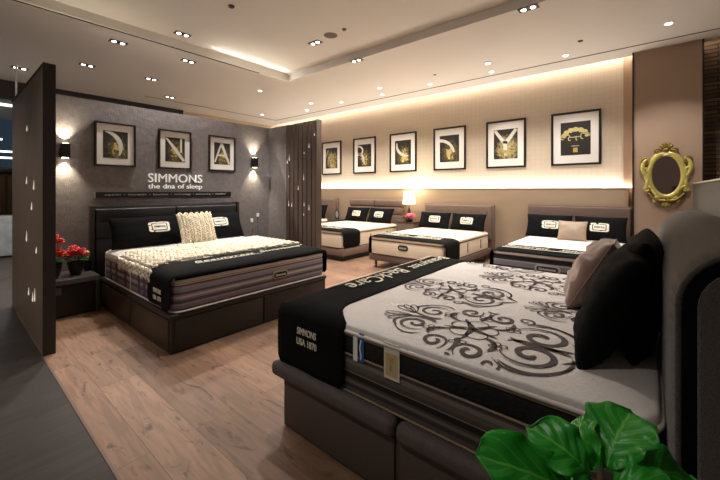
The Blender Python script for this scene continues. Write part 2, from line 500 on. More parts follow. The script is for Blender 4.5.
# rear of the shop
b = B(); box(b, -4.2, 4.2, 9.7, 9.9, 3.20, CZ); box(b, 1.5, 4.2, 9.75, 9.9, 0, 3.2)
struct('wall_bulkhead', b, BULK)
struct('wall_rear', bx(4.2, 7.3, 9.9, 10.0, 0, 3.6), CREAM)
struct('trim_rear_cornice', bx(4.2, 7.1, 9.80, 9.9, 3.40, CZ), CREAM)
struct('wall_shop_end', bx(-4.2, 1.6, 15.2, 15.3, 0, 3.6), M('blue_screen_wall', S(58, 76, 92), .5, emit=S(58, 80, 98), estr=.25))

# ------------------------------------------------------------------ low divider behind the near bed
t = thing('low_divider', 'low grey vinyl clad divider with pale cap behind the nearest headboard', 'divider', (0, -.46, 0))
obj('panel', bx(.4, 6.93, -.10, 0, 0, 1.485, bev=.003), PANELGREY, t)
obj('cap_rail', bx(.4, 6.93, -.11, .008, 1.485, 1.503, bev=.003), M('pale_cap', S(190, 176, 158), .5), t)

# ------------------------------------------------------------------ espresso partition (left) and slatted screen
DROPGLOW = M('lit_cutout_glow', S(220, 205, 185), .3, emit=(1, .85, .68, 1), estr=.5)  # solid drops that glow in place of light coming through cutouts
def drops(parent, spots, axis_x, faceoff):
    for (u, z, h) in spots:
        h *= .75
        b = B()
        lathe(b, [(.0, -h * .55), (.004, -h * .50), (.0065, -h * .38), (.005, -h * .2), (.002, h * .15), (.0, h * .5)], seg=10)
        o = obj('drop_glow', b, DROPGLOW, parent, smooth=True); o.location = (faceoff, u, z)
t = thing('partition_screen', 'tall espresso wood partition with glowing drops for lit cutouts at left edge of oak floor', 'partition', (.595, 3.94, 0))
b = B()
for i, (y0, y1) in enumerate(((0, .93), (.94, 1.52), (1.53, 2.0))):
    o = obj('panel', bx(-.036, .036, y0, y1, 0, 2.455, bev=.003), BROWNBLACK, t)
obj('end_cap', bx(-.042, .042, -.014, 0, 0, 2.462, bev=.002), M('espresso_edge', S(40, 30, 26), .5), t)
obj('top_rail', bx(-.042, .042, -.014, 2.0, 2.456, 2.475, bev=.002), M('espresso_edge_b', S(40, 30, 26), .5), t)
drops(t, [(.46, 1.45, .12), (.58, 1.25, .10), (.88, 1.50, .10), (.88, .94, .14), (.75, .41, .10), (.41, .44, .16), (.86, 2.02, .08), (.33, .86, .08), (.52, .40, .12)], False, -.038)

t = thing('slatted_screen', 'floor standing brown slatted screen with glowing drops for lit cutouts beside right bedside', 'screen', (3.93, 4.15, 0))
SLAT = M('brown_slat', S(74, 60, 52), .5, bump=.12, bscale=30, stretch=(8, 8, .6))
n = 7
for i in range(n):
    y0 = .77 * i / n
    obj('slat', bx(-.055, .03, y0 + .012, y0 + .77 / n - .008, .0, 2.53, bev=.004), SLAT, t)
obj('backing', bx(-.015, .02, .0, .77, .01, 2.525), BLACKM, t)
obj('edge_post', bx(-.055, .05, -.02, .002, 0, 2.54, bev=.003), M('brown_post', S(88, 74, 66), .5), t)
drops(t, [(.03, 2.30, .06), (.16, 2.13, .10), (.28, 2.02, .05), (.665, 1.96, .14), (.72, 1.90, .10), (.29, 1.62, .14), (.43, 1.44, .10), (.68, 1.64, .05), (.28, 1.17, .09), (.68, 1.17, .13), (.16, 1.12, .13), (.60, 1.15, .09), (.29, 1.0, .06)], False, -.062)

# ------------------------------------------------------------------ downlights
def downlight(x, y, z, label, kind='pair', axis='x', watts=SPOT_W, angle=105, cat='downlight'):
    t = thing('ceiling_downlight', label, 'downlight', (x, y, z), 0 if axis == 'x' else PI / 2)
    if kind == 'pair':
        obj('housing', bx(-.11, .11, -.058, .058, -.008, .0, bev=.002), RIM, t)
        cs = (-.052, .052)
    else:
        b = B(); cyl(b, (0, 0, -.004), .062 if kind == 'single' else .05, .008)
        obj('housing', b, WHITE if kind != 'pair' else RIM, t); cs = (0,)
    for c in cs:
        b = B(); cyl(b, (c, 0, -.0095), .028 if kind == 'pair' else .036, .006, seg=20)
        obj('lens', b, LENS, t)
        spot('lamp', (c, 0, -.035), (0, 0, 0), watts / len(cs), angle, WARMW, t)
    return t
DL = [
 (.9, 8.55, 'pair', 'x', 'paired downlight at far left above the partition top'),
 (1.62, 7.46, 'pair', 'x', 'paired downlight just right of the tall partition top'),
 (1.66, 5.95, 'pair', 'x', 'paired downlight nearest the long dark ceiling slot on its left half'),
 (2.65, 5.93, 'pair', 'x', 'paired downlight under the middle of the long dark ceiling slot'),
 (2.62, 7.44, 'pair', 'x', 'paired downlight high above the framed letter D'),
 (3.40, 8.55, 'pair', 'x', 'paired downlight above the framed letter N close to the rear cornice'),
 (4.43, 6.50, 'single', 'x', 'round downlight past the right end of the dark ceiling slot'),
 (5.87, 8.52, 'single', 'x', 'faint round downlight in the far ceiling corner above the return wall'),
 (3.70, 3.98, 'pair', 'y', 'paired downlight beside the round ceiling speaker'),
 (4.42, 3.76, 'pair', 'y', 'paired downlight right of the round ceiling speaker over the aisle'),
 (4.45, 1.12, 'pair', 'y', 'paired downlight at top centre right above the nearest bed'),
 (6.01, -.17, 'single', 'x', 'downlight in front of the mirror column'),
 (5.94, 2.13, 'single', 'x', 'outer of two downlights in front of the framed letter Y'),
 (6.40, 2.23, 'plain', 'x', 'wall side one of two downlights in front of the framed letter Y'),
 (6.38, 1.05, 'plain', 'x', 'downlight in front of the rightmost framed print'),
 (5.92, 4.40, 'single', 'x', 'outer of two downlights in front of the third framed print of the beige wall'),
 (6.37, 4.66, 'plain', 'x', 'wall side one of two downlights before the third print of the beige wall'),
 (6.36, 3.45, 'plain', 'x', 'small downlight in front of the fourth framed print of the beige wall'),
 (5.87, 6.47, 'single', 'x', 'outer downlight above the slatted screen'),
 (6.31, 7.11, 'plain', 'x', 'wall side downlight above the slatted screen'),
 (6.28, 5.82, 'plain', 'x', 'downlight before the second framed print of the beige wall'),
]
for (x, y, k, a, lab) in DL:
    z = CZ if (x > 4.40 or y > 5.50) else CZ + .12
    wt = SPOT_W * (1.0 if k == 'pair' else .7)
    if x > 5.8: wt = SPOT_W * .45
    downlight(x, y, z, lab, k, a, wt)
downlight(2.26, 5.24, CZ + .12, 'wide downlight on the raised ceiling just above the dark slot', 'pair', 'x', SPOT_W)
# unseen lamp added overhead to light the nearest bed
downlight(2.3, 2.6, CZ + .12, 'added fill lamp overhead of the nearest bed, out of view', 'pair', 'y', SPOT_W * .6)

# unseen lamps added to brighten the partition face and walkway floor
for k, (x, y) in enumerate(((-.8, 1.2), (-.8, 3.4), (-.8, 5.6))):
    downlight(x, y, CZ + (.12 if y < 5.5 else 0), ('first', 'second', 'third')[k] + ' added fill lamp over the dark walkway, out of view', 'pair', 'y', SPOT_W * .38)

# ceiling devices
def disc(name, label, x, y, z, r, h, mat, cat):
    b = B(); lathe(b, [(0, 0), (r, 0), (r, -h * .4), (r * .8, -h), (0, -h)], 24)
    o = obj(name, b, mat, None, auto=40); o.location = (x, y, z); tag(o, label, cat); return o
SPK = M('speaker_grille', S(126, 112, 100), .8, bump=.6, bscale=300)
disc('ceiling_speaker', 'round grey speaker grille flush in the ceiling', 3.67, 3.62, CZ + .12, .10, .006, SPK, 'speaker')
disc('smoke_detector', 'dark smoke detector near the top edge on the raised ceiling', 2.30, 3.98, CZ + .12, .038, .02, RIM, 'detector')
disc('sprinkler_head', 'small sprinkler head right of the round ceiling speaker', 3.65, 3.33, CZ + .12, .03, .02, SPK, 'sprinkler')
disc('ceiling_sensor', 'small dark ceiling sensor in front of the rightmost print', 5.91, .79, CZ, .035, .012, RIM, 'sensor')
disc('ceiling_sensor', 'small dark ceiling sensor near the middle of the ceiling above framed arcs', 5.9, 3.1, CZ, .025, .012, SPK, 'sensor')

# ------------------------------------------------------------------ wall sconces
def sconce(x, z, label):
    t = thing('wall_sconce', label, 'wall lamp', (x, 5.48, z))
    obj('body', bx(-.045, .045, -.10, -.012, -.085, .085, bev=.006), BLACKM, t)
    obj('back_plate', bx(-.03, .03, -.014, 0, -.05, .05), BLACKM, t)
    obj('lens', bx(-.03, .03, -.085, -.028, -.088, -.084), emis('sconce_lens', (1, .9, .62, 1), 12), t)
    obj('lens', bx(-.03, .03, -.085, -.028, .084, .088), emis('sconce_lens_b', (1, .9, .62, 1), 12), t)
    spot('lamp', (0, -.055, .10), (PI - .12, 0, 0), 30, 90, (1, .88, .62), t, 1.0, .02)
    spot('lamp', (0, -.055, -.10), (.12, 0, 0), 30, 90, (1, .88, .62), t, 1.0, .02)
sconce(.965, 1.875, 'black up and down wall lamp beside the left partition')
sconce(3.585, 1.885, 'black up and down wall lamp right of the framed letter A')

# ------------------------------------------------------------------ framed prints
def gold_print(seed, amount, lo, hi):
    m, nt, p = new_mat('print_%d' % seed); N = nt.nodes.new; L = nt.links.new
    tc = N('ShaderNodeTexCoord'); mp = N('ShaderNodeMapping'); mp.inputs['Location'].default_value = (seed * 3.1, seed * 1.7, 0)
    L(tc.outputs['Generated'], mp.inputs['Vector'])
    n = N('ShaderNodeTexNoise'); n.inputs['Scale'].default_value = 4.5; n.inputs['Detail'].default_value = 5; n.inputs['Distortion'].default_value = 1.6
    L(mp.outputs[0], n.inputs['Vector'])
    gr = N('ShaderNodeTexGradient'); gr.gradient_type = 'SPHERICAL'
    m2 = N('ShaderNodeMapping'); m2.inputs['Location'].default_value = (-.55 * 1.5, -(lo + hi) / 2 * 1.4, -.5)
    m2.inputs['Scale'].default_value = (1.5, 1.4, 1)
    L(tc.outputs['Generated'], m2.inputs['Vector']); L(m2.outputs[0], gr.inputs['Vector'])
    a = N('ShaderNodeMath'); a.operation = 'ADD'; L(n.outputs['Fac'], a.inputs[0]); L(gr.outputs['Fac'], a.inputs[1])
    r = N('ShaderNodeValToRGB'); e = r.color_ramp.elements
    e[0].position = .66; e[0].color = S(38, 33, 30); e[1].position = 1.22 - amount; e[1].color = S(112, 98, 52)
    q = e.new(min(.99, 1.38 - amount)); q.color = S(196, 178, 116)
    L(a.outputs[0], r.inputs['Fac']); L(r.outputs['Color'], p.inputs['Base Color'])
    p.inputs['Roughness'].default_value = .5
    return m
def arc(cx, cy, rx, ry, a0, a1, n=18):
    return [(cx + rx * math.cos(math.radians(a0 + (a1 - a0) * k / n)), cy + ry * math.sin(math.radians(a0 + (a1 - a0) * k / n))) for k in range(n + 1)]
FRAMEM = M('black_brown_frame', S(26, 19, 16), .35)
MATB = M('warm_white_mount', S(234, 229, 224), .8)
LETTER = M('white_letter_print', S(214, 210, 202), .7)
GOLD2 = M('gold_ink', S(205, 170, 80), .5)
GOLDP = M('pale_gold_ink', S(206, 192, 130), .6)
PRINTS = {
 'D': [(arc(.05, .38, .66, .58, 88, -28), [.06 + .14 * math.sin(PI * k / 18) for k in range(19)])],
 'N': [([(0.0, 1.0), (.5, .52), (.97, .04)], .17), ([(.80, 1), (.80, .40)], .10)],
 'A': [([(.04, .10), (.45, .98)], .10), ([(.44, .99), (.98, .02)], .19), ([(.22, .42), (.70, .42)], .08)],
 'S': [([(.0, .55), (.22, .9)], .05)],
 'B': [(arc(.0, .73, .38, .20, 95, -60), [.10] * 19), (arc(.10, .30, .34, .28, 120, -20), [.16] * 19), ([(.0, .60), (.25, .58)], .13)],
 'C': [(arc(.78, .80, .66, .44, 168, 275), [.05 + .10 * math.sin(PI * k / 18) for k in range(19)])],
 'R': [(arc(.0, .28, .74, .54, 90, 8), [.16 - .05 * k / 18 for k in range(19)])],
 'Y': [([(.03, .99), (.47, .52)], .17), ([(.95, .99), (.51, .52)], .17), ([(.49, .60), (.49, .30)], .16)],
}
def framed(name_label, x, y, z, W, H, rot, key, seed):
    t = thing('framed_print', name_label, 'picture', (x, y, z), rot)
    fw = .022 * W / .47
    b = B()
    for (a0, a1, c0, c1) in ((-W / 2, W / 2, H / 2 - fw, H / 2), (-W / 2, W / 2, -H / 2, -H / 2 + fw), (-W / 2, -W / 2 + fw, -H / 2 + fw, H / 2 - fw), (W / 2 - fw, W / 2, -H / 2 + fw, H / 2 - fw)):
        box(b, a0, a1, c0, c1, 0, .032, bev=.002)
    obj('frame', b, FRAMEM, t)
    obj('mount', bx(-W / 2 + fw * .5, W / 2 - fw * .5, -H / 2 + fw * .5, H / 2 - fw * .5, .002, .012), MATB, t)
    pw, ph = W * .60, H * .62
    lo, hi = (.2, .5)
    mat = M('print_dark', S(40, 35, 33), .5) if key == 'P' else gold_print(seed, {'S': .22, 'C': .30, 'P': -.2, 'Y': .22}.get(key, .25), lo, hi)
    pr = obj('print', bx(-pw / 2, pw / 2, -ph / 2, ph / 2, .012, .014), mat, t)
    F = lambda u, v, zz=.0148: ((u - .5) * pw, (v - .5) * ph, zz)
    if key in PRINTS:
        b = B()
        for pts, wd in PRINTS[key]:
            wl = [q * pw for q in wd] if isinstance(wd, list) else wd * pw
            ribbon(b, [F(u, v)[:2] for u, v in pts], wl, lambda X, Y: (max(-pw / 2, min(pw / 2, X)), max(-ph / 2, min(ph / 2, Y)), .0150))
        obj('letter', b, LETTER, pr)
    if key == 'P':
        b = B()
        G = lambda X, Y: (X, Y, .0150)
        ribbon(b, [F(u, v)[:2] for u, v in arc(.5, .50, .42, .27, 172, 8, 24)], [pw * (.10 + .10 * abs(math.sin(k * .9))) for k in range(25)], G)
        for c, r, sq in (((.16, .55), .12, 1.3), ((.82, .56), .16, .9), ((.40, .50), .09, 1.5), ((.60, .50), .10, .8)):
            ribbon(b, [F(c[0] + r * sq * math.cos(a), c[1] + r * .6 * math.sin(a * 1.0) + .02 * math.sin(3 * a))[:2] for a in [2 * PI * k / 16 for k in range(12)]], [pw * .035] * 12, G)
        obj('gold_ornament', b, GOLDP, pr)
        q = B(); box(q, -.035, .035, -ph / 2 + .05, -ph / 2 + .13, .014, .0152); obj('gold_square', q, GOLD2, pr)
        q = B(); box(q, -.06, .06, -ph / 2 + .158, -ph / 2 + .168, .014, .0152); obj('caption_line', q, LETTER, pr)
    elif key in 'SBCRY':
        q = B(); box(q, -.026, .026, -ph / 2 + .06, -ph / 2 + .12, .014, .0152); obj('gold_square', q, GOLDP, pr)
    return t
RA = (PI / 2, 0, 0); RB = (PI / 2, 0, -PI / 2)
framed('small black framed letter D print on the dark wall', 1.495, 5.48, 2.0, .465, .575, RA, 'D', 1)
framed('small black framed letter N print on the dark wall', 2.25, 5.48, 2.0, .465, .575, RA, 'N', 2)
framed('small black framed letter A print on the dark wall', 2.995, 5.48, 2.0, .465, .575, RA, 'A', 3)
for y, key, lab in ((7.15, 'S', 'framed gold and black print farthest along the beige wall beside the slatted screen'),
                    (5.92, 'B', 'framed print of white double curve and gold, second from slatted screen'),
                    (4.70, 'C', 'framed print of a pale open curve round gold, above the lamp lit nightstand'),
                    (3.475, 'R', 'framed print of a single white arc on black, left of the letter Y'),
                    (2.26, 'Y', 'framed print of a white letter Y with gold on the beige wall'),
                    (1.05, 'P', 'framed black print with gold ornament and gold square nearest the mirror')):
    framed(lab, 7.30, y, 2.325, .77, .96, RB, key, 10 + int(y * 3))

# ------------------------------------------------------------------ sign on the dark wall
mx = Matrix.Translation((0, 0, 0))
LET = M('sign_white_letters', S(240, 238, 234), .4, emit=(1, .95, .88, 1), estr=.25)
t = thing('wall_sign', 'white raised SIMMONS the dna of sleep lettering on the dark wall', 'sign', (2.272, 5.48, 1.40), RA)
text_mesh('brand_lettering', 'SIMMONS', LET, t, .775, .125, Matrix.Translation((0, .175, 0)), .018, bold=.0)
text_words('slogan_word', 'the dna of sleep', LET, t, .775, .092, Matrix.Translation((0, .045, 0)), .014, .016, bold=.004)
t = thing('slogan_bar', 'long black bar with small words under the SIMMONS letters', 'sign', (2.21, 5.48, 1.335), RA)
obj('bar', bx(-.94, .94, -.038, .038, 0, .02, bev=.002), BLACKM, t)
obj('end_strip', bx(-.952, -.938, -.04, .04, 0, .022), M('steel_strip', S(170, 165, 160), .3, metal=.6), t)
text_words('small_word', 'superior  \u2022  innovative  \u2022  luxurious  \u2022  technology  \u2022  pioneering  \u2022  timeless', M('small_letter_white', S(190, 186, 180), .5), t, 1.68, .034, Matrix.Translation((0, 0, .02)), .002, .012)

# ------------------------------------------------------------------ beds
class Fr:
    """a bed's own axes: x across, y from foot to head"""
    def __init__(s, x, y, rot): s.x, s.y, s.rot = x, y, rot
    def p(s, x, y, z): c, q = math.cos(s.rot), math.sin(s.rot); return (s.x + c * x - q * y, s.y + q * x + c * y, z)

def top_fn(w, L, z1, crown=.03, roll=.12, r=.08):
    """height of the mattress top at x (centred), y (0..L)"""
    def f(x, y):
        qx = abs(x) - (w / 2 - r); qy = abs(y - L / 2) - (L / 2 - r)
        d = math.hypot(max(qx, 0), max(qy, 0)) + min(max(qx, qy), 0) - r
        e = max(0, -d)
        z = z1 if e >= roll else z1 - crown * (1 - e / roll) ** 2
        return z
    return f

def mattress(fr, label, w, L, z0, z1, top_h, side_mat, top_mat, piping, r=.08, tufts=False, roll=.12, crown=.035, group=None, extra_pipes=(), gusset=None):
    t = thing('mattress', label, 'mattress', fr.p(0, 0, z0), fr.rot, group)
    H = z1 - z0; tz = H - top_h - crown
    cy = L / 2
    base = dens(rrloop(w, L, r), .12)
    def lp(ins, z, rr=None):
        b2 = dens(rrloop(w, L, r), .12)
        sx = (w - 2 * ins) / w; sy = (L - 2 * ins) / L
        return [(x * sx, cy + y * sy, z) for x, y in b2]
    gz = tz - (gusset[1] if gusset else 0)
    b = B(); loft(b, [lp(.02, 0), lp(.004, .01), lp(0, .04), lp(-.003, gz / 2), lp(0, gz - .02), lp(.006, gz)])
    obj('side_border', b, side_mat, t, auto=50)
    if gusset:
        b = B(); loft(b, [lp(.007, gz), lp(-.002, gz + .02), lp(-.002, tz - .02), lp(.007, tz)])
        obj('gusset', b, gusset[0], t, auto=50)
    fn = top_fn(w, L, H, crown, roll, r)
    b = B(); loops = [lp(.012, tz), lp(.0, tz + .008), lp(-.004, tz + top_h * .5), lp(.0, H - crown - .004)]
    ins = [.004, .012, .025, .045, .07, .10, .13]
    k = ins[-1]
    while k < min(w, L) / 2 - .06: k += .045; ins.append(k)
    for e in ins:
        l2 = []
        for (x, y, _) in lp(e, 0):
            z = fn(x, y)
            if tufts and e > .03:
                q = 0
                for (tx, ty) in tufts: q += math.exp(-((x - tx) ** 2 + (y - ty) ** 2) / .0016)
                z -= .010 * min(1, q)
                z += .0035 * noise.noise(Vector((x * 9, y * 9, 1.3)))
            l2.append((x, y, z))
        loops.append(l2)
    loft(b, loops)
    obj('top_panel', b, top_mat, t, smooth=True)
    b = B()
    for z in [.012, tz] + ([gz] if gusset else []) + list(extra_pipes):
        tube(b, lp(-.002, z), .006, 6, closed=True)
    obj('piping', b, piping, t, smooth=True)
    t['_'] = 0; del t['_']
    return t, fn, H

def runner(fr, label, w, L, z0, z1, fn, yw_top, yw_side, drop, letters, mat=VELVET, x_lo=True, lip=.035, wavy=.012, near=+1, z1abs=None):
    """black cloth saddled over the foot end; hangs on both long sides"""
    t = thing('bed_runner', label, 'bed runner', fr.p(0, 0, z0), fr.rot)
    H = z1 - z0
    hw = w / 2 + .020
    us = []
    for k in range(9): us.append(('L', 1 - k / 9))
    for k in range(41): us.append(('T', -1 + 2 * k / 40))
    for k in range(1, 10): us.append(('R', k / 9))
    NY = 14
    def P(u, v):
        kind, s = u
        if kind == 'T':
            x = s * (w / 2 - .004)
            side = max(0, (abs(s) - .8) / .2)
            yw = yw_top + (yw_side - yw_top) * side ** 2
            y = v * yw
            z = fn(x, max(y, .0)) + .006 + .004 * noise.noise(Vector((x * 6, y * 8, 4)))
            return (x, y - .008 if v < .02 else y, z)
        sg = -1 if kind == 'L' else 1
        zt = fn(w / 2, .3) + .0
        z = zt - s * drop
        y = v * yw_side
        # rounded lower corners
        if s > .8:
            q = (s - .8) / .2; cut = .035 * (1 - math.sqrt(max(0, 1 - q * q)))
            y = cut + v * (yw_side - 2 * cut)
        bul = .006 + wavy * noise.noise(Vector((y * 7, s * 1.5, sg * 3))) * s + .004 * s
        return (sg * (hw + max(0, bul)), y, z)
    b = B()
    V = [[b.verts.new(P(u, j / NY)) for j in range(NY + 1)] for u in us]
    for i in range(len(us) - 1):
        for j in range(NY): b.faces.new((V[i][j], V[i + 1][j], V[i + 1][j + 1], V[i][j + 1]))
    # short lip turned down over the foot edge
    if lip:
        low = [b.verts.new((V[i][0].co.x, -.014, V[i][0].co.z - lip)) for i in range(9, 50)]
        for k in range(40): b.faces.new((V[9 + k][0], V[10 + k][0], low[k + 1], low[k]))
    bmesh.ops.recalc_face_normals(b, faces=b.faces)
    g = b.faces[:]
    bmesh.ops.solidify(b, geom=g, thickness=.004)
    obj('cloth', b, mat, t, smooth=True)
    return t

def conform(fn, dx=0, dy=0, rot=0, off=.012):
    c, s = math.cos(rot), math.sin(rot)
    return lambda x, y: (dx + c * x - s * y, dy + s * x + c * y, fn(dx + c * x - s * y, dy + s * x + c * y) + off)

def badge(parent, w, h, f, name='logo_badge'):
    """ivory badge with a black cartouche and SIMMONS across it"""
    def plate(sc, off, bow=.12, n=9):
        b = B(); pts = dens(rrloop(w * sc, h * sc, h * .18 * sc, 4), w * .06)
        pts = [(x, y * (1 + bow * (1 - (2 * x / w) ** 2))) for x, y in pts]
        rings = []
        for k in (1, .75, .5, .25, .05):
            rings.append([b.verts.new(Vector(f(x * k, y * k)) + off) for x, y in pts])
        for a, c in zip(rings, rings[1:]):
            for i in range(len(pts)): b.faces.new((a[i], a[(i + 1) % len(pts)], c[(i + 1) % len(pts)], c[i]))
        b.faces.new(rings[-1])
        return b
    n = (Vector(f(.001, 0)) - Vector(f(0, 0))).cross(Vector(f(0, .001)) - Vector(f(0, 0))).normalized()
    o = obj(name, plate(1, n * .001), BADGE, parent)
    o1 = obj('badge_outline', plate(.75, n * .002), VELVET, o)
    b = B()
    o2 = obj('badge_field', plate(.66, n * .003, .05), BADGE, o)
    text_mesh('badge_lettering', 'SIMMONS', VELVET, o, w * .54, h * .22, None, .0005, f=lambda x, y: tuple(Vector(f(x, y)) + n * .0045), bold=.02)
    return o

def pillow_fn(w, h, T, seed, p=.5, wr=.006, pinch=.06):
    def f(u, v, side):
        x = w / 2 * u * (1 - pinch * (1 - v * v)); y = h / 2 * v * (1 - pinch * (1 - u * u))
        t = T / 2 * (max(0, (1 - u * u) * (1 - v * v))) ** p
        nz = noise.noise(Vector((u * 2.2 + seed, v * 2.2, side))) * wr * 1.5 + noise.noise(Vector((u * 6, v * 5 + seed, side * 2))) * wr
        edge = (1 - u ** 8) * (1 - v ** 8)
        return (x, y, side * t + nz * edge)
    return f

def pillow(fr, label, x, y, z, w, h, T, tilt, mat, seed, logo=None, name='pillow', cat='pillow', yaw=0, roll=0, wr=.006, pinch=.06, p=.5, piping=None, group=None, buttons=False):
    """stands on its long edge, leaning to the head; front faces the foot"""
    q = fr.p(x, y, z)
    R = Matrix.Rotation(fr.rot + yaw, 4, 'Z') @ Matrix.Rotation(PI / 2 - tilt, 4, 'X') @ Matrix.Rotation(roll, 4, 'Z') @ Matrix.Translation((0, h / 2 * (1 - pinch * .5), 0))
    t = thing(name, label, cat, (0, 0, 0), 0, group)
    t.matrix_world = Matrix.Translation(Vector(q)) @ R
    e = t.matrix_world.to_euler(); t.location = t.matrix_world.to_translation(); t.rotation_euler = e
    f = pillow_fn(w, h, T, seed, p, wr, pinch)
    b = B(); N = 22
    us = [math.sin(PI / 2 * (2 * k / N - 1)) for k in range(N + 1)]
    V = {}
    for s in (1, -1):
        for i, u in enumerate(us):
            for j, v in enumerate(us):
                if s == -1 and (i in (0, N) or j in (0, N)): V[s, i, j] = V[1, i, j]
                else: V[s, i, j] = b.verts.new(f(u, v, s))
        for i in range(N):
            for j in range(N):
                b.faces.new((V[s, i, j], V[s, i + 1, j], V[s, i + 1, j + 1], V[s, i, j + 1]))
    obj('cover', b, mat, t, smooth=True)
    if piping:
        pts = [f(u, -1, 1) for u in us] + [f(1, v, 1) for v in us[1:]] + [f(u, 1, 1) for u in us[::-1][1:]] + [f(-1, v, 1) for v in us[::-1][1:-1]]
        b = B(); tube(b, pts, .005, 6, closed=True); obj('piping', b, piping, t, smooth=True)
    if logo:
        lx, ly, lw, lh = logo
        def g(a, c):
            u = (lx + a) / (w / 2); v = (ly + c) / (h / 2)
            return f(u, v, 1)
        badge(t, lw, lh, g)
    return t, f

def headboard(t, w, z0, z1, y, dep, style, mat):
    fr_ = bx(-w / 2, w / 2, y + dep * .45, y + dep, z0, z1, bev=.012)
    obj('headboard', fr_, mat, t, auto=40)
    if style == 'split':
        for sx in (-1, 1):
            xa, xb = (-w / 2 + .03, -.004) if sx < 0 else (.004, w / 2 - .03)
            for (za, zb) in ((z1 - .20, z1 - .035), (z1 - .40, z1 - .205), (z0 + .3, z1 - .405)):
                obj('headboard_cushion', bx(xa, xb, y, y + dep * .5, za, zb, bev=.018, seg=3), mat, t, auto=50)
        for sx in (-1, 1):
            obj('headboard_frame', bx(sx * w / 2 - .016, sx * w / 2 + .016, y - .01, y + dep, z0 - .0, z1 + .006, bev=.004), LEATHER, t, auto=40)
    elif style == 'tufted':
        o = obj('headboard_cushion', bx(-w / 2 + .03, w / 2 - .03, y, y + dep * .5, z0 + .3, z1 - .015, bev=.03, seg=3), mat, t, auto=50)
        b = B()
        for k in range(9): ell(b, (-w / 2 + .12 + (w - .24) * k / 8, y - .002, z1 - .13), (.014, .008, .014))
        obj('tuft_button', b, TAUPE2, o, smooth=True)
    elif style == 'panels':
        for sx in (-1, 1):
            xa, xb = (-w / 2 + .02, -.01) if sx < 0 else (.01, w / 2 - .02)
            for (za, zb) in ((z1 - .17, z1 - .01), (z1 - .36, z1 - .18), (z0 + .3, z1 - .37)):
                obj('headboard_cushion', bx(xa, xb, y, y + dep * .5, za, zb, bev=.02, seg=3), mat, t, auto=50)
    else:
        obj('headboard_cushion', bx(-w / 2 + .02, w / 2 - .02, y, y + dep * .5, z0 + .3, z1 - .02, bev=.02, seg=3), mat, t, auto=50)

TICK_DNA = stripes('purple_grey_striped_border', [(0, S(85, 70, 80)), (.05, S(235, 226, 217)), (.075, S(70, 61, 73)), (.14, S(117, 104, 114)), (.24, S(143, 131, 134)), (.30, S(75, 63, 78)), (.40, S(131, 117, 126)),
                   (.47, S(185, 175, 163)), (.52, S(148, 131, 129)), (.58, S(78, 65, 80)), (.66, S(136, 124, 131)), (.76, S(156, 143, 146)), (.84, S(85, 70, 82)), (.89, S(214, 195, 165)), (.93, S(136, 102, 80))], 0, .27)
TICK_BLK = stripes('charcoal_brown_striped_border', [(0, S(30, 27, 25)), (.05, S(92, 82, 75)), (.15, S(61, 54, 50)), (.24, S(108, 97, 89)), (.31, S(68, 61, 56)), (.36, S(13, 12, 12)), (.47, S(139, 125, 108)), (.485, S(70, 63, 59)),
                   (.56, S(87, 77, 70)), (.66, S(113, 102, 94)), (.74, S(70, 62, 57)), (.83, S(54, 48, 44)), (.95, S(82, 73, 66))], 0, .24)
TICK_GRY = stripes('silver_grey_striped_border', [(0, S(50, 50, 54)), (.1, S(120, 120, 124)), (.45, S(36, 36, 40)), (.52, S(120, 121, 126)), (.8, S(150, 150, 153)), (.88, S(20, 20, 22))], 0, .22)
GUS_BLK = M('black_quilted_gusset', S(15, 14, 15), .8, bump=1, bscale=40)
GOLDLINE = M('old_gold_piping', S(128, 112, 90), .5)

# ---------- feature bed against the dark wall
F1 = Fr(2.165, 3.115, 0)
t = thing('king_bed', 'dark leatherette storage bed against the dark wall with stitched headboard', 'bed', F1.p(0, 0, 0), 0)
W1, L1 = 1.85, 2.10
obj('base', bx(-W1 / 2 + .012, W1 / 2 - .012, .012, L1, .0, .30, bev=.006), LEATHER, t)
obj('base_rim', bx(-W1 / 2, W1 / 2, 0, L1, .295, .335, bev=.012, seg=3), LEATHER, t, auto=40)
PANELB = M('brown_leatherette_panel', S(56, 44, 35), .4, bump=.2, bscale=220)
for (y0, y1) in ((.05, .98), (1.0, 1.95)):
    for sx in (-1, 1):
        xx = sx * W1 / 2
        obj('drawer_panel', bx(min(xx, xx - sx * .03), max(xx, xx - sx * .03), y0, y1, .02, .285, bev=.006), PANELB, t, auto=40)
for (x0, x1) in ((-W1 / 2 + .04, -.01), (.01, W1 / 2 - .04)):
    obj('front_panel', bx(x0, x1, -.002, .03, .02, .285, bev=.006), LEATHER, t, auto=40)
headboard(t, 1.95, .0, 1.20, 2.11, .12, 'split', LEATHER2)
m1, fn1, H1 = mattress(F1, 'purple and grey striped pillow top mattress on the dark wall bed', 1.79, 1.98, .337, .69, .055, TICK_DNA, WHITEKNIT, PIPEW)
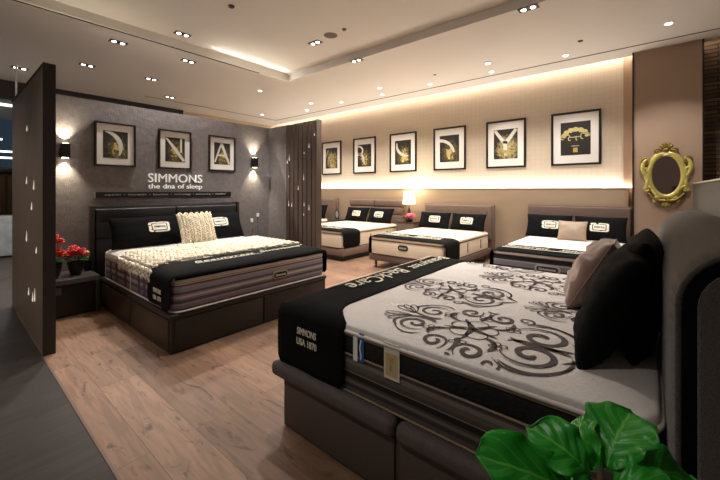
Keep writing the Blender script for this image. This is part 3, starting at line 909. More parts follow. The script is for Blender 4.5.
# piping frames and tapes on the long sides
PLAID = M('violet_plaid_band', S(74, 62, 88), .7)
for sx in (-1, 1):
    for y in (.55, 1.05, 1.9): obj('side_tape', bx(sx * .895 - .004, sx * .895 + .004, y - .008, y + .008, .02, .25), PIPEW, m1)
for sx in (-1, 1):
    for y in (.66, .80, 1.2, 1.5, 1.7): obj('plaid_band', bx(sx * .896 - .003, sx * .896 + .003, y - .03, y + .03, .03, .24), PLAID, m1)
def oval_label(parent, x, y, z, w, h, ring, field, txt, rx=PI / 2):
    """logo plate on the foot face"""
    b = B(); pts = rrloop(w, h, h * .48, 6); loft(b, [[(p[0], p[1], 0) for p in pts], [(p[0], p[1], .006) for p in pts], [(p[0] * .92, p[1] * .88, .008) for p in pts]])
    X = Matrix.Translation((x, y, z)) @ Matrix.Rotation(rx, 4, 'X')
    bmesh.ops.transform(b, matrix=X, verts=b.verts); o = obj('logo_label', b, ring, parent, auto=40)
    b = B(); pts = rrloop(w * .84, h * .66, h * .3, 6); loft(b, [[(p[0], p[1], .006) for p in pts], [(p[0], p[1], .010) for p in pts]])
    bmesh.ops.transform(b, matrix=X, verts=b.verts); obj('label_field', b, field, o)
    text_mesh('label_lettering', txt, BADGE, o, w * .66, h * .34, X @ Matrix.Translation((0, 0, .010)), .001, bold=.01)
oval_label(m1, .21, -.004, .145, .20, .085, M('antique_gold', S(150, 136, 96), .4), GUS_BLK, 'Simmons')
r1 = runner(F1, 'black runner with script over the foot of the dark wall bed', 1.79, 1.98, .337, .69, fn1, .46, .50, .285, [])
def runner_text(rt, fn, items, off=.016):
    for (name, body, x, y, w, h, rot, shear) in items:
        text_mesh(name, body, THREAD, rt, w, h, None, .002, f=conform(fn, x, y, rot, off), shear=shear, bold=.0)
def underline(rt, fn, x0, x1, y, wd, off=.022):
    b = B(); n = 30
    ribbon(b, [(x0 + (x1 - x0) * k / n, y) for k in range(n + 1)], wd, lambda x, yy: (x, yy, fn(x, yy) + off))
    obj('embroidered_line', b, THREAD, rt)
runner_text(r1, fn1, [('script_embroidery', 'Beautyrest', -.28, .24, .66, .11, 0, .3), ('script_embroidery', 'Simmons', .42, .27, .58, .09, 0, .3)])
underline(r1, fn1, -.62, .10, .165, .012)
def side_text(rt, sg, w, y, z, size, lines=('SIMMONS', 'USA 1870')):
    # sg=-1: left side (x negative), read from outside
    for k, s in enumerate(lines):
        R = Matrix.Translation((sg * (w / 2 + .040), y, z - k * size * 1.5)) @ Matrix.Rotation(-PI / 2 if sg < 0 else PI / 2, 4, 'Z') @ Matrix.Rotation(PI / 2, 4, 'X')
        text_mesh('side_lettering', s, THREAD, rt, size * (4.0 if k == 0 else 4.2), size, R, .002, bold=.02)
side_text(r1, -1, 1.79, .25, .17, .042)

# knitted throw
def knit(fn, w, y0, y1, dropL, parent, zoff=.018, step=.062, rad=.026):
    b = B(); rows = int((y1 - y0) / (step * .86))
    total = dropL + w + .12
    for r in range(rows):
        yy = y0 + (r + .5) * (y1 - y0) / rows
        for s2 in range(int(total / (step * .62))):
            s = s2 * step * .62 + (r % 2) * .02
            wob = noise.noise(Vector((s * 3, r * .2, 9))) * .03
            if s < dropL: x, z, nx = -w / 2 - zoff, fn(-w / 2, yy) - (dropL - s), -1
            elif s < dropL + w: x = -w / 2 + (s - dropL); z = fn(x, yy) + zoff; nx = 0
            else: x = w / 2 + zoff; z = fn(w / 2, yy) - (s - dropL - w); nx = 1
            sl = (1 if s2 % 2 else -1)
            J = Matrix.Rotation(sl * .75 + random.uniform(-.25, .25), 4, 'Z' if nx == 0 else 'X')
            c = (x + random.uniform(-.005, .005), yy + wob + random.uniform(-.006, .006), z + random.uniform(-.004, .009))
            rr = (rad * 1.25, rad * .62, rad * .72) if nx == 0 else (rad * .62, rad * .7, rad * 1.15)
            ell(b, c, rr, J, 8, 6)
    return b
tt = thing('knitted_throw', 'chunky ivory knitted throw across the dark wall bed', 'throw', F1.p(0, 0, .337), 0)
obj('knit', knit(fn1, 1.79, .45, 1.36, .09, tt), IVORYWOOL, tt, smooth=True)

pillow(F1, 'black pillow with SIMMONS badge at left on the dark wall bed', -.46, 1.72, .70, .86, .40, .20, .42, VELVET, 1, (.10, .02, .27, .13))
pillow(F1, 'black badge pillow at right on the dark wall bed, partly behind the knitted cushion', .42, 1.72, .70, .86, .40, .20, .42, VELVET, 5, (.03, .03, .27, .13))
tc_, fk = pillow(F1, 'square ivory chunky knit cushion between two black badge pillows', .02, 1.44, .71, .46, .42, .16, .45, IVORYWOOL, 3, None, 'knitted_cushion', 'cushion')
b = B()
for i in range(13):
    for j in range(12):
        u = -.93 + 1.86 * i / 12; v = -.93 + 1.86 * j / 11
        p = fk(u, v, 1); sl = 1 if i % 2 else -1
        ell(b, (p[0], p[1] + (.012 if i % 2 else 0), p[2] + random.uniform(0, .012)), (.013, .030, .018), Matrix.Rotation(sl * .6 + random.uniform(-.2, .2), 4, 'Z'), 8, 6)
obj('knit_stitches', b, IVORYWOOL, tc_, smooth=True)

# ---------- nearest bed
W2, L2 = 2.0, 1.81
F2 = Fr(1.30 + W2 / 2, 1.74, PI)          # local +x is world -X (the near side)
t = thing('king_bed', 'nearest bed with padded charcoal rails and tall rounded tweed headboard', 'bed', F2.p(0, 0, 0), PI)
obj('base', bx(-W2 / 2 + .02, W2 / 2 - .02, .05, L2 + .1, 0, .31, bev=.006), M('charcoal_base_panel', S(74, 62, 56), .55, bump=.4, bscale=240), t, auto=40)
b = B(); box(b, W2 / 2 - .045, W2 / 2 + .03, -.025, .86, .29, .375, bev=.032, seg=5); obj('padded_rail', b, RAILG, t, auto=60)
b = B(); box(b, W2 / 2 - .045, W2 / 2 + .03, .872, L2 + .05, .29, .375, bev=.032, seg=5); obj('padded_rail', b, RAILG, t, auto=60)
b = B(); box(b, -W2 / 2 - .03, -W2 / 2 + .045, -.025, L2 + .05, .29, .375, bev=.032, seg=5); obj('padded_rail', b, RAILG, t, auto=60)
b = B(); box(b, -W2 / 2 + .04, W2 / 2 - .04, -.025, .05, .29, .375, bev=.032, seg=5); obj('padded_rail', b, RAILG, t, auto=60)
obj('slat_deck', bx(-W2 / 2 + .05, W2 / 2 - .05, .05, L2, .30, .345), LEATHER, t)
for y0, y1 in ((.065, .85), (.88, L2 + .05)):
    obj('drawer_panel', bx(W2 / 2 - .025, W2 / 2 - .006, y0, y1, .012, .285, bev=.004), M('charcoal_base_drawer', S(76, 63, 57), .55, bump=.4, bscale=240), t, auto=40)
# headboard: arch section swept across the bed
HD, HT, HY = .34, 1.26, L2 - .03
def arch(z0, ins, n=16):
    pts = [(ins, z0), (ins, z0 + .3), (ins, HT - HD / 2 - .12)]
    r = HD / 2 - ins; cz = HT - HD / 2
    for k in range(n + 1):
        a = PI - PI * k / n
        pts.append((HD / 2 + r * math.cos(a), cz + r * math.sin(a)))
    pts += [(HD - ins, HT - HD / 2 - .12), (HD - ins, z0 + .3), (HD - ins, z0)]
    return pts
def arch_dense(z0, ins, step=.012):
    p = arch(z0, ins); out = []
    for a, c in zip(p, p[1:]):
        d = math.dist(a, c); k = max(1, round(d / step))
        for j in range(k): out.append((a[0] + (c[0] - a[0]) * j / k, a[1] + (c[1] - a[1]) * j / k))
    out.append(p[-1]); return out
WH = 2.06
base_pts = arch_dense(.08, 0)
xs = [0, .004, .012, .025, .045, .07, .10, .15, .22, .35, .55, .8, WH / 2]
full = [-WH / 2 + q for q in xs] + [WH / 2 - q for q in xs[::-1][1:]]
b = B(); rings = []
npt = len(base_pts); cum = [0]
for a, c in zip(base_pts, base_pts[1:]): cum.append(cum[-1] + math.dist(a, c))
for x in full:
    e = WH / 2 - abs(x)
    rnd = .022 * (1 - math.sqrt(max(0, 1 - (1 - min(e, .07) / .07) ** 2)))
    ring = []
    for i, (y, z) in enumerate(base_pts):
        a = base_pts[max(0, i - 1)]; c = base_pts[min(npt - 1, i + 1)]
        dy, dz = c[0] - a[0], c[1] - a[1]; d = math.hypot(dy, dz); ny, nz = -dz / d, dy / d
        bulge = .018 * math.sin(PI * min(1, e / .5) / 2)
        curved = 1 if z > HT - HD / 2 - .10 else (1 if z < .62 else .0)
        pl = .0045 * math.sin(cum[i] / .020 * PI + noise.noise(Vector((cum[i] * 8, 0, 0))) * 3) * math.exp(-((e - .05) / .05) ** 2) * curved
        ofs = -rnd + bulge * .5 + pl
        ring.append((x, HY + y + ny * ofs, z + nz * ofs))
    rings.append([b.verts.new(p) for p in ring])
for a, c in zip(rings, rings[1:]):
    for k in range(npt - 1): b.faces.new((a[k], a[k + 1], c[k + 1], c[k]))
    b.faces.new((a[-1], a[0], c[0], c[-1]))
obj('headboard', b, GREYTWEED, t, smooth=True)
for sx in (-1, 1):
    xe = sx * WH / 2
    b = B(); tube(b, [(xe, HY + y, z) for y, z in arch_dense(.08, .014)], .008, 8); obj('headboard_piping', b, GREYTWEED, t, smooth=True)
    # dark recess and inner side panel
    p1 = arch_dense(.08, .022); b = B()
    loft(b, [[(xe - sx * .03, HY + y, z) for y, z in p1], [(xe + sx * .002, HY + y, z) for y, z in p1]]); obj('headboard_recess', b, VELVET, t)
    p2 = arch_dense(.10, .052); b = B()
    loft(b, [[(xe, HY + y, z) for y, z in p2], [(xe + sx * .012, HY + y, z) for y, z in p2], [(xe + sx * .02, HY + .17 + (y - .17) * .93, z * .985) for y, z in p2]]); obj('headboard_side_panel', b, GREYTWEED, t, auto=50)

tufts = [(x * .34 - .17 * (j % 2) , .25 + j * .36) for j in range(5) for x in (-2, -1, 0, 1, 2, 3) if abs(x * .34 - .17 * (j % 2)) < .86]
m2, fn2, H2 = mattress(F2, 'white damask patterned mattress with black and charcoal striped sides on the nearest bed', 1.92, L2 - .05, .36, .728, .045, TICK_BLK, WHITEKNIT, BLACKM, r=.10, tufts=tufts, crown=.022, gusset=(GUS_BLK, .10))
for o in list(m2.children):
    if o.name.startswith('piping'): o.data.materials[0] = GOLDLINE
b = B()
tube(b, [(x, y + L2 / 2 - .025, H2 - .052) for x, y in dens(rrloop(1.93, L2 - .04, .10), .12)], .009, 8, closed=True)
obj('top_piping', b, PIPEW, m2, smooth=True)

# damask pattern
def spiral(cx, cy, r0, r1, a0, turns, n=34):
    return [(cx + (r0 + (r1 - r0) * k / n) * math.cos(a0 + turns * 2 * PI * k / n), cy + (r0 + (r1 - r0) * k / n) * math.sin(a0 + turns * 2 * PI * k / n)) for k in range(n + 1)]
def taper(n, w, a=.25, b_=.25):
    return [w * min(1, (k / n) / a + .15, (1 - k / n) / b_ + .15) for k in range(n + 1)]
def bez(p0, p1, p2, p3, n=18):
    out = []
    for k in range(n + 1):
        s = k / n; c = 1 - s
        out.append(tuple(c ** 3 * p0[i] + 3 * c * c * s * p1[i] + 3 * c * s * s * p2[i] + s ** 3 * p3[i] for i in (0, 1)))
    return out
def petal(cx, cy, ang, ln, wd, n=20):
    ca, sa = math.cos(ang), math.sin(ang); out = []
    for k in range(n + 1):
        s = 2 * PI * k / n
        a = ln / 2 * (1 - math.cos(s)); c = wd / 2 * math.sin(s) * (1 - .25 * math.cos(s))
        out.append((cx + ca * a - sa * c, cy + sa * a + ca * c))
    return out
def medallion():
    E = []   # (polyline, widths)
    def add(pts, w, a=.2, b_=.2, mir=('', 'y')):
        n = len(pts) - 1
        for m in mir:
            q = [((-x if 'x' in m else x), (-y if 'y' in m else y)) for x, y in pts]
            E.append((q, taper(n, w, a, b_)))
    four = ('', 'x', 'y', 'xy')
    # central flower
    for k in range(5): E.append((petal(.0, .0, 2 * PI * k / 5 + .3, .105, .085), [.006] * 21))
    E.append((arc(0, 0, .016, .016, 0, 360), [.012] * 19))
    for k in range(5): E.append((bez((.02 * math.cos(2 * PI * k / 5 + .9), .02 * math.sin(2 * PI * k / 5 + .9)), (.05 * math.cos(2 * PI * k / 5 + .9), .05 * math.sin(2 * PI * k / 5 + .9)), (.08 * math.cos(2 * PI * k / 5 + 1.0), .08 * math.sin(2 * PI * k / 5 + 1.0)), (.125 * math.cos(2 * PI * k / 5 + .95), .125 * math.sin(2 * PI * k / 5 + .95))), taper(18, .018)))
    # large end spirals (along x)
    add(spiral(.255, -.09, .012, .108, 0, -1.45), .022, .1, .3)
    add(spiral(.245, -.10, .125, .150, -2.2, .42, 20), .014)
    add(bez((.15, -.02), (.20, .03), (.30, .01), (.38, -.02)), .022)
    add(bez((.36, -.10), (.40, -.06), (.42, -.04), (.46, -.005)), .014)
    add(bez((.38, -.06), (.42, -.03), (.44, -.02), (.47, .0)), .008)
    add(spiral(-.235, -.095, .008, .078, PI, 1.4), .017, .1, .3)
    # middle scrolls
    add(spiral(.065, -.205, .012, .062, 1.5, 1.4), .017, .1, .3, )
    add(spiral(-.085, -.20, .012, .058, 1.6, -1.4), .016, .1, .3)
    add(bez((.12, -.17), (.15, -.12), (.12, -.06), (.07, -.06)), .02)
    add(bez((-.13, -.16), (-.17, -.12), (-.14, -.06), (-.08, -.06)), .018)
    add(bez((-.01, -.24), (.03, -.20), (-.03, -.14), (.0, -.115)), .016)
    add(bez((-.03, -.27), (-.01, -.25), (.01, -.25), (.03, -.27)), .010)
    add(spiral(.155, -.245, .008, .040, 0, 1.2), .010)
    # palmette leaves at the left end
    for a, l in ((PI - .95, .12), (PI - .6, .13), (PI - .28, .13)):
        for s in (1, -1):
            p = petal(-.30, s * .02, s * (PI - (PI - abs(a))) if False else (a if s > 0 else -a), l, .035)
            E.append((p, [.006] * 21))
    add(bez((-.31, -.07), (-.35, -.10), (-.33, -.15), (-.29, -.16)), .012)
    add(bez((-.16, -.03), (-.20, .01), (-.26, -.01), (-.31, -.03)), .016)
    # outer outline
    add(bez((.40, -.10), (.36, -.24), (.22, -.28), (.15, -.20)), .008)
    add(bez((-.16, -.17), (-.20, -.24), (-.30, -.20), (-.32, -.12)), .007)
    # small fill flowers
    for (cx, cy) in ((.14, -.10), (-.15, -.10), (0, -.16)):
        for k in range(4): add(petal(cx, cy, PI / 2 * k + .4, .035, .024, 12), .005)
    return E
MED = medallion()
b = B()
hx, hy = .955, L2 - .06
def damask_at(px, py, ang, sc):
    c, s = math.cos(ang), math.sin(ang)
    for pts, wd in MED:
        q = []; ok = True
        for (x, y) in pts:
            X = px + sc * (c * x - s * y); Y = py + sc * (s * x + c * y)
            q.append((X, Y))
        # keep only runs that lie on the bed top
        run = []; rw = []
        def flush():
            if len(run) > 2: ribbon(b, run[:], [z_ * 1.05 for z_ in rw], lambda x, y: (x, y, fn2(x, y) - .36 * 0 + .0032))
            run.clear(); rw.clear()
        for (X, Y), wv in zip(q, wd):
            if abs(X) < hx - .012 and .01 < Y < hy: run.append((X, Y)); rw.append(wv * sc)
            else: flush()
        flush()
def F2loc(X, Y): return (-(X - F2.x), -(Y - F2.y))
for (X, Y, sc, a) in ((1.64, .66, 1.1, 0), (2.20, 1.03, .9, 0), (2.77, .64, .95, 0), (3.25, 1.03, .9, 0), (2.20, .18, .9, 0)):
    lx, ly = F2loc(X, Y)
    damask_at(lx, ly, PI / 2 + a, sc)
obj('damask_embroidery', b, DAMASK, m2)

# hanging tags on the near side
def hang_tag(y, z0_, z1_, w_, cols, name='care_tag'):
    x = .965
    b = B(); box(b, x, x + .004, y - w_ / 2, y + w_ / 2, z0_, z1_)
    o = obj(name, b, cols[0], m2)
    return o, x
TAGC = M('cream_tag', S(214, 206, 188), .5); TAGG = M('gold_tag', S(196, 172, 116), .45); TAGB = M('blue_tag', S(40, 92, 150), .5)
o, x = hang_tag(.60, .185, .310, .028, (WHITE,))
o['label'] = 'narrow white tag'
o, x = hang_tag(.64, .190, .330, .030, (TAGB,)); o['label'] = 'blue tag with pale streaks'
b = B(); ribbon(b, [(-.006 + .004 * math.sin(k), .20 + .10 * k / 8) for k in range(9)], .007, lambda a, c: (x + .0052, .64 + a, c)); obj('tag_mark', b, WHITE, o)
o, x = hang_tag(.82, .165, .330, .086, (TAGC,)); o['label'] = 'cream and gold tag'
obj('tag_field', bx(x + .003, x + .0052, .787, .853, .180, .285), TAGG, o)
obj('tag_mark', bx(x + .005, x + .0062, .812, .822, .205, .235), M('grey_tag_print', S(140, 140, 145), .5), o)
for k, ww in enumerate((.024, .034, .02)):
    obj('tag_text_line', bx(x + .005, x + .0062, .82 - ww / 2, .82 + ww / 2, .262 - k * .009, .265 - k * .009), M('tan_tag_print', S(150, 120, 70), .5), o)

r2 = runner(F2, 'black runner with SIMMONS USA 1870 lettering over the foot of the nearest bed', 1.92, L2, .36, .728, fn2, .38, .53, .338, [])
runner_text(r2, fn2, [('script_embroidery', 'Beautyrest', -.55, .175, .62, .16, 0, .3), ('script_embroidery', 'BackCare', .18, .175, .68, .15, 0, .3)])
underline(r2, fn2, -.90, .62, .045, .022)
side_text(r2, 1, 1.92, .27, .245, .039)

pillow(F2, 'large black velvet pillow standing against the nearest headboard', .40, 1.53, .722, .74, .47, .20, .38, VELVET, 11, None, wr=.012, pinch=.03, p=.38)
pillow(F2, 'black velvet pillow squeezed between the large black pillow and the nearest headboard', .24, 1.685, .722, .70, .48, .18, .08, VELVET, 14, (-.22, -.05, .27, .13), wr=.01, pinch=.03, p=.34)
pillow(F2, 'mauve satin cushion leaning beyond the large black velvet pillow', -.20, 1.37, .722, .46, .43, .20, .50, SATIN, 17, None, 'satin_cushion', 'cushion', yaw=0, roll=.06, wr=.020, p=.38, pinch=.02, piping=SATIN)

# ---------- three beds against the beige wall (head towards +X)
def wall_bed(label, y, w, base_mat, style, hmat, z_head, foot_x=5.0, plinth=False, legs=True, z0=.25, hw=None):
    fr = Fr(foot_x, y, -PI / 2)
    L = 2.0; hw = hw or w
    t = thing('double_bed', label, 'bed', fr.p(0, 0, 0), fr.rot)
    if plinth:
        obj('plinth', bx(-w / 2 + .06, w / 2 - .06, .06, L, 0, .11), BLACKM, t)
        obj('base', bx(-w / 2, w / 2, 0, L, .10, z0, bev=.015), base_mat, t, auto=40)
    else:
        obj('base', bx(-w / 2, w / 2, 0, L, .14, z0, bev=.01), base_mat, t, auto=40)
        for sx in (-1, 1):
            for yy in (.10, 1.9):
                b = B(); cyl(b, (sx * (w / 2 - .08), yy, .07), .018, .14, r2=.026, seg=12); obj('leg', b, base_mat, t)
    headboard(t, hw, .10, z_head, 2.02, .14, style, hmat)
    return fr, t
TAN = M('tan_box_base', S(120, 100, 84), .7)
# bed with grey striped mattress
F5, t5 = wall_bed('double bed with plain brown headboard beside the mirror column', 1.01, 1.50, TAUPE2, 'plain', TAUPE2, 1.13, hw=1.56)
m5, fn5, H5 = mattress(F5, 'white mattress with silver grey striped sides beside the mirror column', 1.46, 1.95, .25, .585, .045, TICK_GRY, WHITEKNIT, BLACKM)
oval_label(m5, -.02, -.004, .13, .30, .10, M('silver_label_ring', S(160, 162, 168), .4), M('navy_label', S(30, 30, 44), .5), 'Simmons')
# bed with cream mattress and tufted headboard
F4, t4 = wall_bed('double bed with button tufted taupe headboard under the letter Y', 3.20, 1.50, TAUPE2, 'tufted', TAUPE, 1.10, hw=1.56)
m4, fn4, H4 = mattress(F4, 'cream mattress with black oval logo under the tufted headboard', 1.46, 1.95, .25, .59, .045, CREAMKNIT, CREAMKNIT, M('brown_piping', S(80, 60, 48), .6))
oval_label(m4, -.02, -.004, .17, .20, .09, BLACKM, M('charcoal_label', S(60, 56, 54), .5), 'Simmons')
# bed with panelled headboard
F3, t3 = wall_bed('double bed with panelled taupe headboard left of the bedside lamp', 5.38, 1.56, TAUPE, 'panels', TAUPE, 1.16, plinth=True, hw=1.70)
m3, fn3, H3 = mattress(F3, 'ivory mattress beneath the panelled headboard beyond the slatted screen', 1.52, 1.95, .25, .61, .045, CREAMKNIT, CREAMKNIT, M('brown_piping_b', S(80, 60, 48), .6))
# partly hidden farthest bed
F6, t6 = wall_bed('farthest bed mostly hidden by the slatted screen with taupe headboard', 7.52, 1.50, TAUPE, 'plain', TAUPE, 1.17, plinth=True, hw=1.56)
m6, fn6, H6 = mattress(F6, 'ivory mattress on the farthest bed mostly hidden by the slatted screen', 1.46, 1.95, .25, .61, .045, CREAMKNIT, CREAMKNIT, M('brown_piping_c', S(80, 60, 48), .6))
for fr, m, fn, z1, w_, lab in ((F5, m5, fn5, .585, 1.46, 'black runner with small white script over the grey striped mattress'),
                               (F4, m4, fn4, .59, 1.46, 'black runner over the foot of the cream mattress under the tufted headboard'),
                               (F3, m3, fn3, .61, 1.52, 'black runner over the foot of the bed with panelled headboard'),
                               (F6, m6, fn6, .61, 1.46, 'black runner on the farthest bed by the slatted screen')):
    rt = runner(fr, lab, w_, 1.95, .25, z1, fn, .46, .52, .30, [], lip=0)
    runner_text(rt, fn, [('script_embroidery', 'Beautyrest', -.33, .24, .56, .16, 0, .3), ('script_embroidery', 'Simmons', .33, .26, .5, .15, 0, .3)])
    underline(rt, fn, -.62, .62, .10, .02)
# handles on cream mattresses
for m, w_ in ((m4, 1.46), (m3, 1.52)):
    for yy in (.9, 1.5):
        obj('side_handle', bx(w_ / 2, w_ / 2 + .008, yy - .015, yy + .015, .06, .22), TAUPE2, m)

for fr, z, a, c, h in ((F5, .59, 'left on the bed beside the mirror column', 'right on the bed beside the mirror column', .42),
                       (F4, .60, 'left below the tufted headboard', 'right below the tufted headboard', .36),
                       (F3, .62, 'left below the panelled headboard', 'right below the panelled headboard', .38)):
    pillow(fr, 'black badge pillow ' + a, -.37, 1.70, z, .72, h, .16, .42, VELVET, random.random() * 9, (.04, .0, .27, .14))
    pillow(fr, 'black badge pillow ' + c, .37, 1.70, z, .72, h, .16, .42, VELVET, random.random() * 9, (.0, .0, .27, .14))
pillow(F6, 'black pillow standing on the farthest bed', .32, 1.70, .62, .72, .40, .16, .35, VELVET, 4, None)
pillow(F5, 'small taupe cushion between the two badge pillows beside the mirror column', .02, 1.50, .59, .42, .34, .12, .42, M('taupe_silk', S(160, 138, 118), .4), 8, None, 'small_cushion', 'cushion', pinch=.08)

# ------------------------------------------------------------------ nightstands
def nightstand_open(x, y, w_, d, h, label, rot=0):
    t = thing('nightstand', label, 'nightstand', (x, y, 0), rot)
    obj('top', bx(-w_ / 2, w_ / 2, -d / 2, d / 2, h - .055, h, bev=.004), M('charcoal_ribbed_top', S(74, 68, 66), .4, bump=.4, bscale=60, stretch=(1, 1, 20)), t)
    obj('side_panel', bx(w_ / 2 - .035, w_ / 2, -d / 2, d / 2, 0, h - .055, bev=.002), M('charcoal_side', S(62, 56, 54), .5), t)
    obj('side_panel', bx(-w_ / 2, -w_ / 2 + .035, -d / 2, d / 2, 0, h - .055, bev=.002), M('charcoal_side_b', S(62, 56, 54), .5), t)
    obj('cabinet_body', bx(-w_ / 2 + .035, w_ / 2 - .035, -d / 2 + .03, d / 2, .02, h - .055), M('black_laminate', S(22, 18, 17), .4), t)
    return t
t = nightstand_open(.925, 5.17, .52, .54, .42, 'low dark nightstand holding red flowers beside the left partition')
obj('socket_plate', bx(-.17, -.08, -.248, -.240, .26, .34, bev=.002), M('bronze_plate', S(74, 64, 56), .4), t)
t = nightstand_open(3.55, 5.17, .50, .54, .56, 'dark nightstand with candle holders between the feature bed and the return wall')

def side_cabinet(x, y, label, h=.68):
    t = thing('bedside_cabinet', label, 'nightstand', (x, y, 0), -PI / 2)
    obj('body', bx(-.23, .23, 0, .40, .08, h - .03, bev=.004), TAUPE, t)
    obj('top', bx(-.24, .24, -.01, .41, h - .03, h, bev=.004), M('dark_top_%d' % int(y * 10), S(70, 56, 48), .35), t)
    for z0_, z1_ in ((.12, .37), (.39, h - .05)):
        o = obj('drawer', bx(-.21, .21, -.012, .004, z0_, z1_, bev=.003), TAUPE, t)
        obj('handle', bx(-.05, .05, -.03, -.012, (z0_ + z1_) / 2 - .006, (z0_ + z1_) / 2 + .006), BLACKM, o)
    for sx in (-1, 1):
        for yy in (.05, .35):
            b = B(); cyl(b, (sx * .18, yy, .04), .015, .08, seg=10); obj('leg', b, BLACKM, t)
side_cabinet(6.72, 4.28, 'taupe nightstand with lamp between the tufted and panelled headboards')
side_cabinet(6.72, 6.52, 'taupe nightstand left of the panelled headboard beyond the slatted screen', .62)

# table lamp
t = thing('table_lamp', 'lit table lamp with white shade on the nightstand under the open curve print', 'lamp', (6.93, 4.30, .68))
b = B(); lathe(b, [(.07, 0), (.07, .015), (.03, .03), (.022, .06), (.04, .11), (.028, .17), (.04, .23), (.018, .28), (.012, .42)], 20); obj('base', b, M('bronze_base', S(80, 58, 40), .35, metal=.5), t, smooth=True)
b = B(); prof = [(.150, .40), (.120, .70)]
lathe(b, [(.142, .40), (.145, .40), (.116, .69), (.113, .69)], 28)
SH = emis('lit_lamp_shade', (1, .80, .52, 1), 5.0)
obj('lamp_shade', b, SH, t, smooth=True)
b = B(); ell(b, (0, 0, .52), (.035, .035, .05)); obj('bulb', b, emis('bulb', (1, .85, .6, 1), 12), t, smooth=True)
l = bpy.data.lights.new('lamp', 'POINT'); l.energy = 16; l.color = (1, .76, .45); l.shadow_soft_size = .05
o = bpy.data.objects.new('lamp', l); COL.objects.link(o); o.location = (0, 0, .74); o.parent = t

# flowers
def bloom(bm, c, r, n, mi=0, seed=0):
    rnd = random.Random(seed)
    for k in range(n):
        a = 2 * PI * k / n * 1.6 + rnd.uniform(-.3, .3); el = rnd.uniform(.1, 1.2)
        d = Vector((math.cos(a) * math.cos(el), math.sin(a) * math.cos(el), math.sin(el)))
        R = d.to_track_quat('Y', 'Z').to_matrix()
        ell(bm, Vector(c) + d * r * .55, (r * .34, r * .55, r * .09), R, 8, 5, mi)
def flower_pot(name, label, loc, pr, ph, blooms, leaves, cat='potted flowers'):
    t = thing(name, label, cat, loc)
    b = B(); lathe(b, [(pr * .55, 0), (pr * .75, ph * .3), (pr * .98, ph * .8), (pr, ph), (pr * .88, ph), (pr * .85, ph * .88), (0, ph * .86)], 24); obj('pot', b, POT, t, auto=40)
    for i, (x, y, z, r, m) in enumerate(blooms):
        b = B(); bloom(b, (x, y, z), r * 1.4, 14, seed=i + int(loc[0] * 100)); fl = obj('flower', b, m, t, smooth=True)
    b = B(); rnd = random.Random(int(loc[0] * 99))
    for k in range(leaves):
        a = rnd.uniform(0, 2 * PI); el = rnd.uniform(-.1, .7); d = Vector((math.cos(a) * math.cos(el), math.sin(a) * math.cos(el), math.sin(el)))
        R = d.to_track_quat('Y', 'Z').to_matrix()
        ell(b, Vector((0, 0, ph + .02)) + d * pr * 1.05, (pr * .20, pr * .45, pr * .04), R, 8, 5)
    obj('leaves', b, LEAFG, t, smooth=True)
    b = B()
    for (x, y, z, r, m) in blooms: tube(b, [(0, 0, ph * .8), (x * .5, y * .5, (z + ph) / 2), (x, y, z)], .003, 5)
    obj('stems', b, LEAFG, t)
    return t
flower_pot('flower_pot', 'black pot of bright red flowers with green leaves beside the bed', (1.01, 5.13, .42), .085, .15,
           [(-.05, -.02, .22, .055, FLOWER_RED), (.02, -.05, .24, .06, FLOWER_RED), (.07, .0, .21, .05, FLOWER_RED), (0, .05, .25, .05, FLOWER_RED), (-.02, .02, .28, .045, FLOWER_RED), (.09, -.04, .24, .022, PETALW), (-.09, .0, .20, .035, FLOWER_ORG)], 16)
flower_pot('flower_pot', 'black pot of taller red and orange flowers partly behind the partition', (.79, 5.05, .42), .085, .18,
           [(.0, -.02, .40, .07, FLOWER_RED), (.05, .0, .38, .05, FLOWER_RED), (.03, -.04, .26, .06, FLOWER_ORG), (.07, .02, .24, .05, FLOWER_ORG), (-.03, .02, .29, .06, FLOWER_ORG), (.0, 0, .33, .03, PETALW)], 16)
flower_pot('leafy_pot', 'small black pot of green leaves touching the feature bed headboard', (1.145, 5.28, .42), .045, .12, [], 16, 'potted plant')
t = flower_pot('flower_bowl', 'low bowl of pink flowers under the lit table lamp', (6.80, 4.22, .68), .09, .06,
           [(-.04, -.03, .10, .07, FLOWER_PINK), (-.02, -.10, .10, .07, FLOWER_PINK), (.0, .12, .09, .04, FLOWER_ORG), (.05, .0, .12, .06, FLOWER_PINK)], 18)

# candle holders on the right nightstand
def candle(x, y, h, label):
    t = thing('candle_holder', label, 'candle holder', (x, y, .56))
    b = B(); lathe(b, [(.045, 0), (.045, .006), (.008, .015), (.006, h * .5), (.010, h * .55), (.006, h * .6), (.006, h - .01), (.042, h), (.042, h + .006), (0, h + .006)], 20)
    obj('stand', b, M('silver_stand_%d' % int(h * 100), S(170, 168, 165), .25, metal=.8), t, smooth=True)
    b = B(); cyl(b, (0, 0, h + .036), .022, .06, seg=16); obj('candle', b, WHITE, t, auto=40)
    b = B(); cyl(b, (0, 0, h + .072), .002, .014, seg=6); obj('wick', b, BLACKM, t)
candle(3.47, 5.16, .38, 'taller silver candle holder with white candle on the right nightstand')
candle(3.33, 5.12, .30, 'shorter silver candle holder with white candle on the right nightstand')
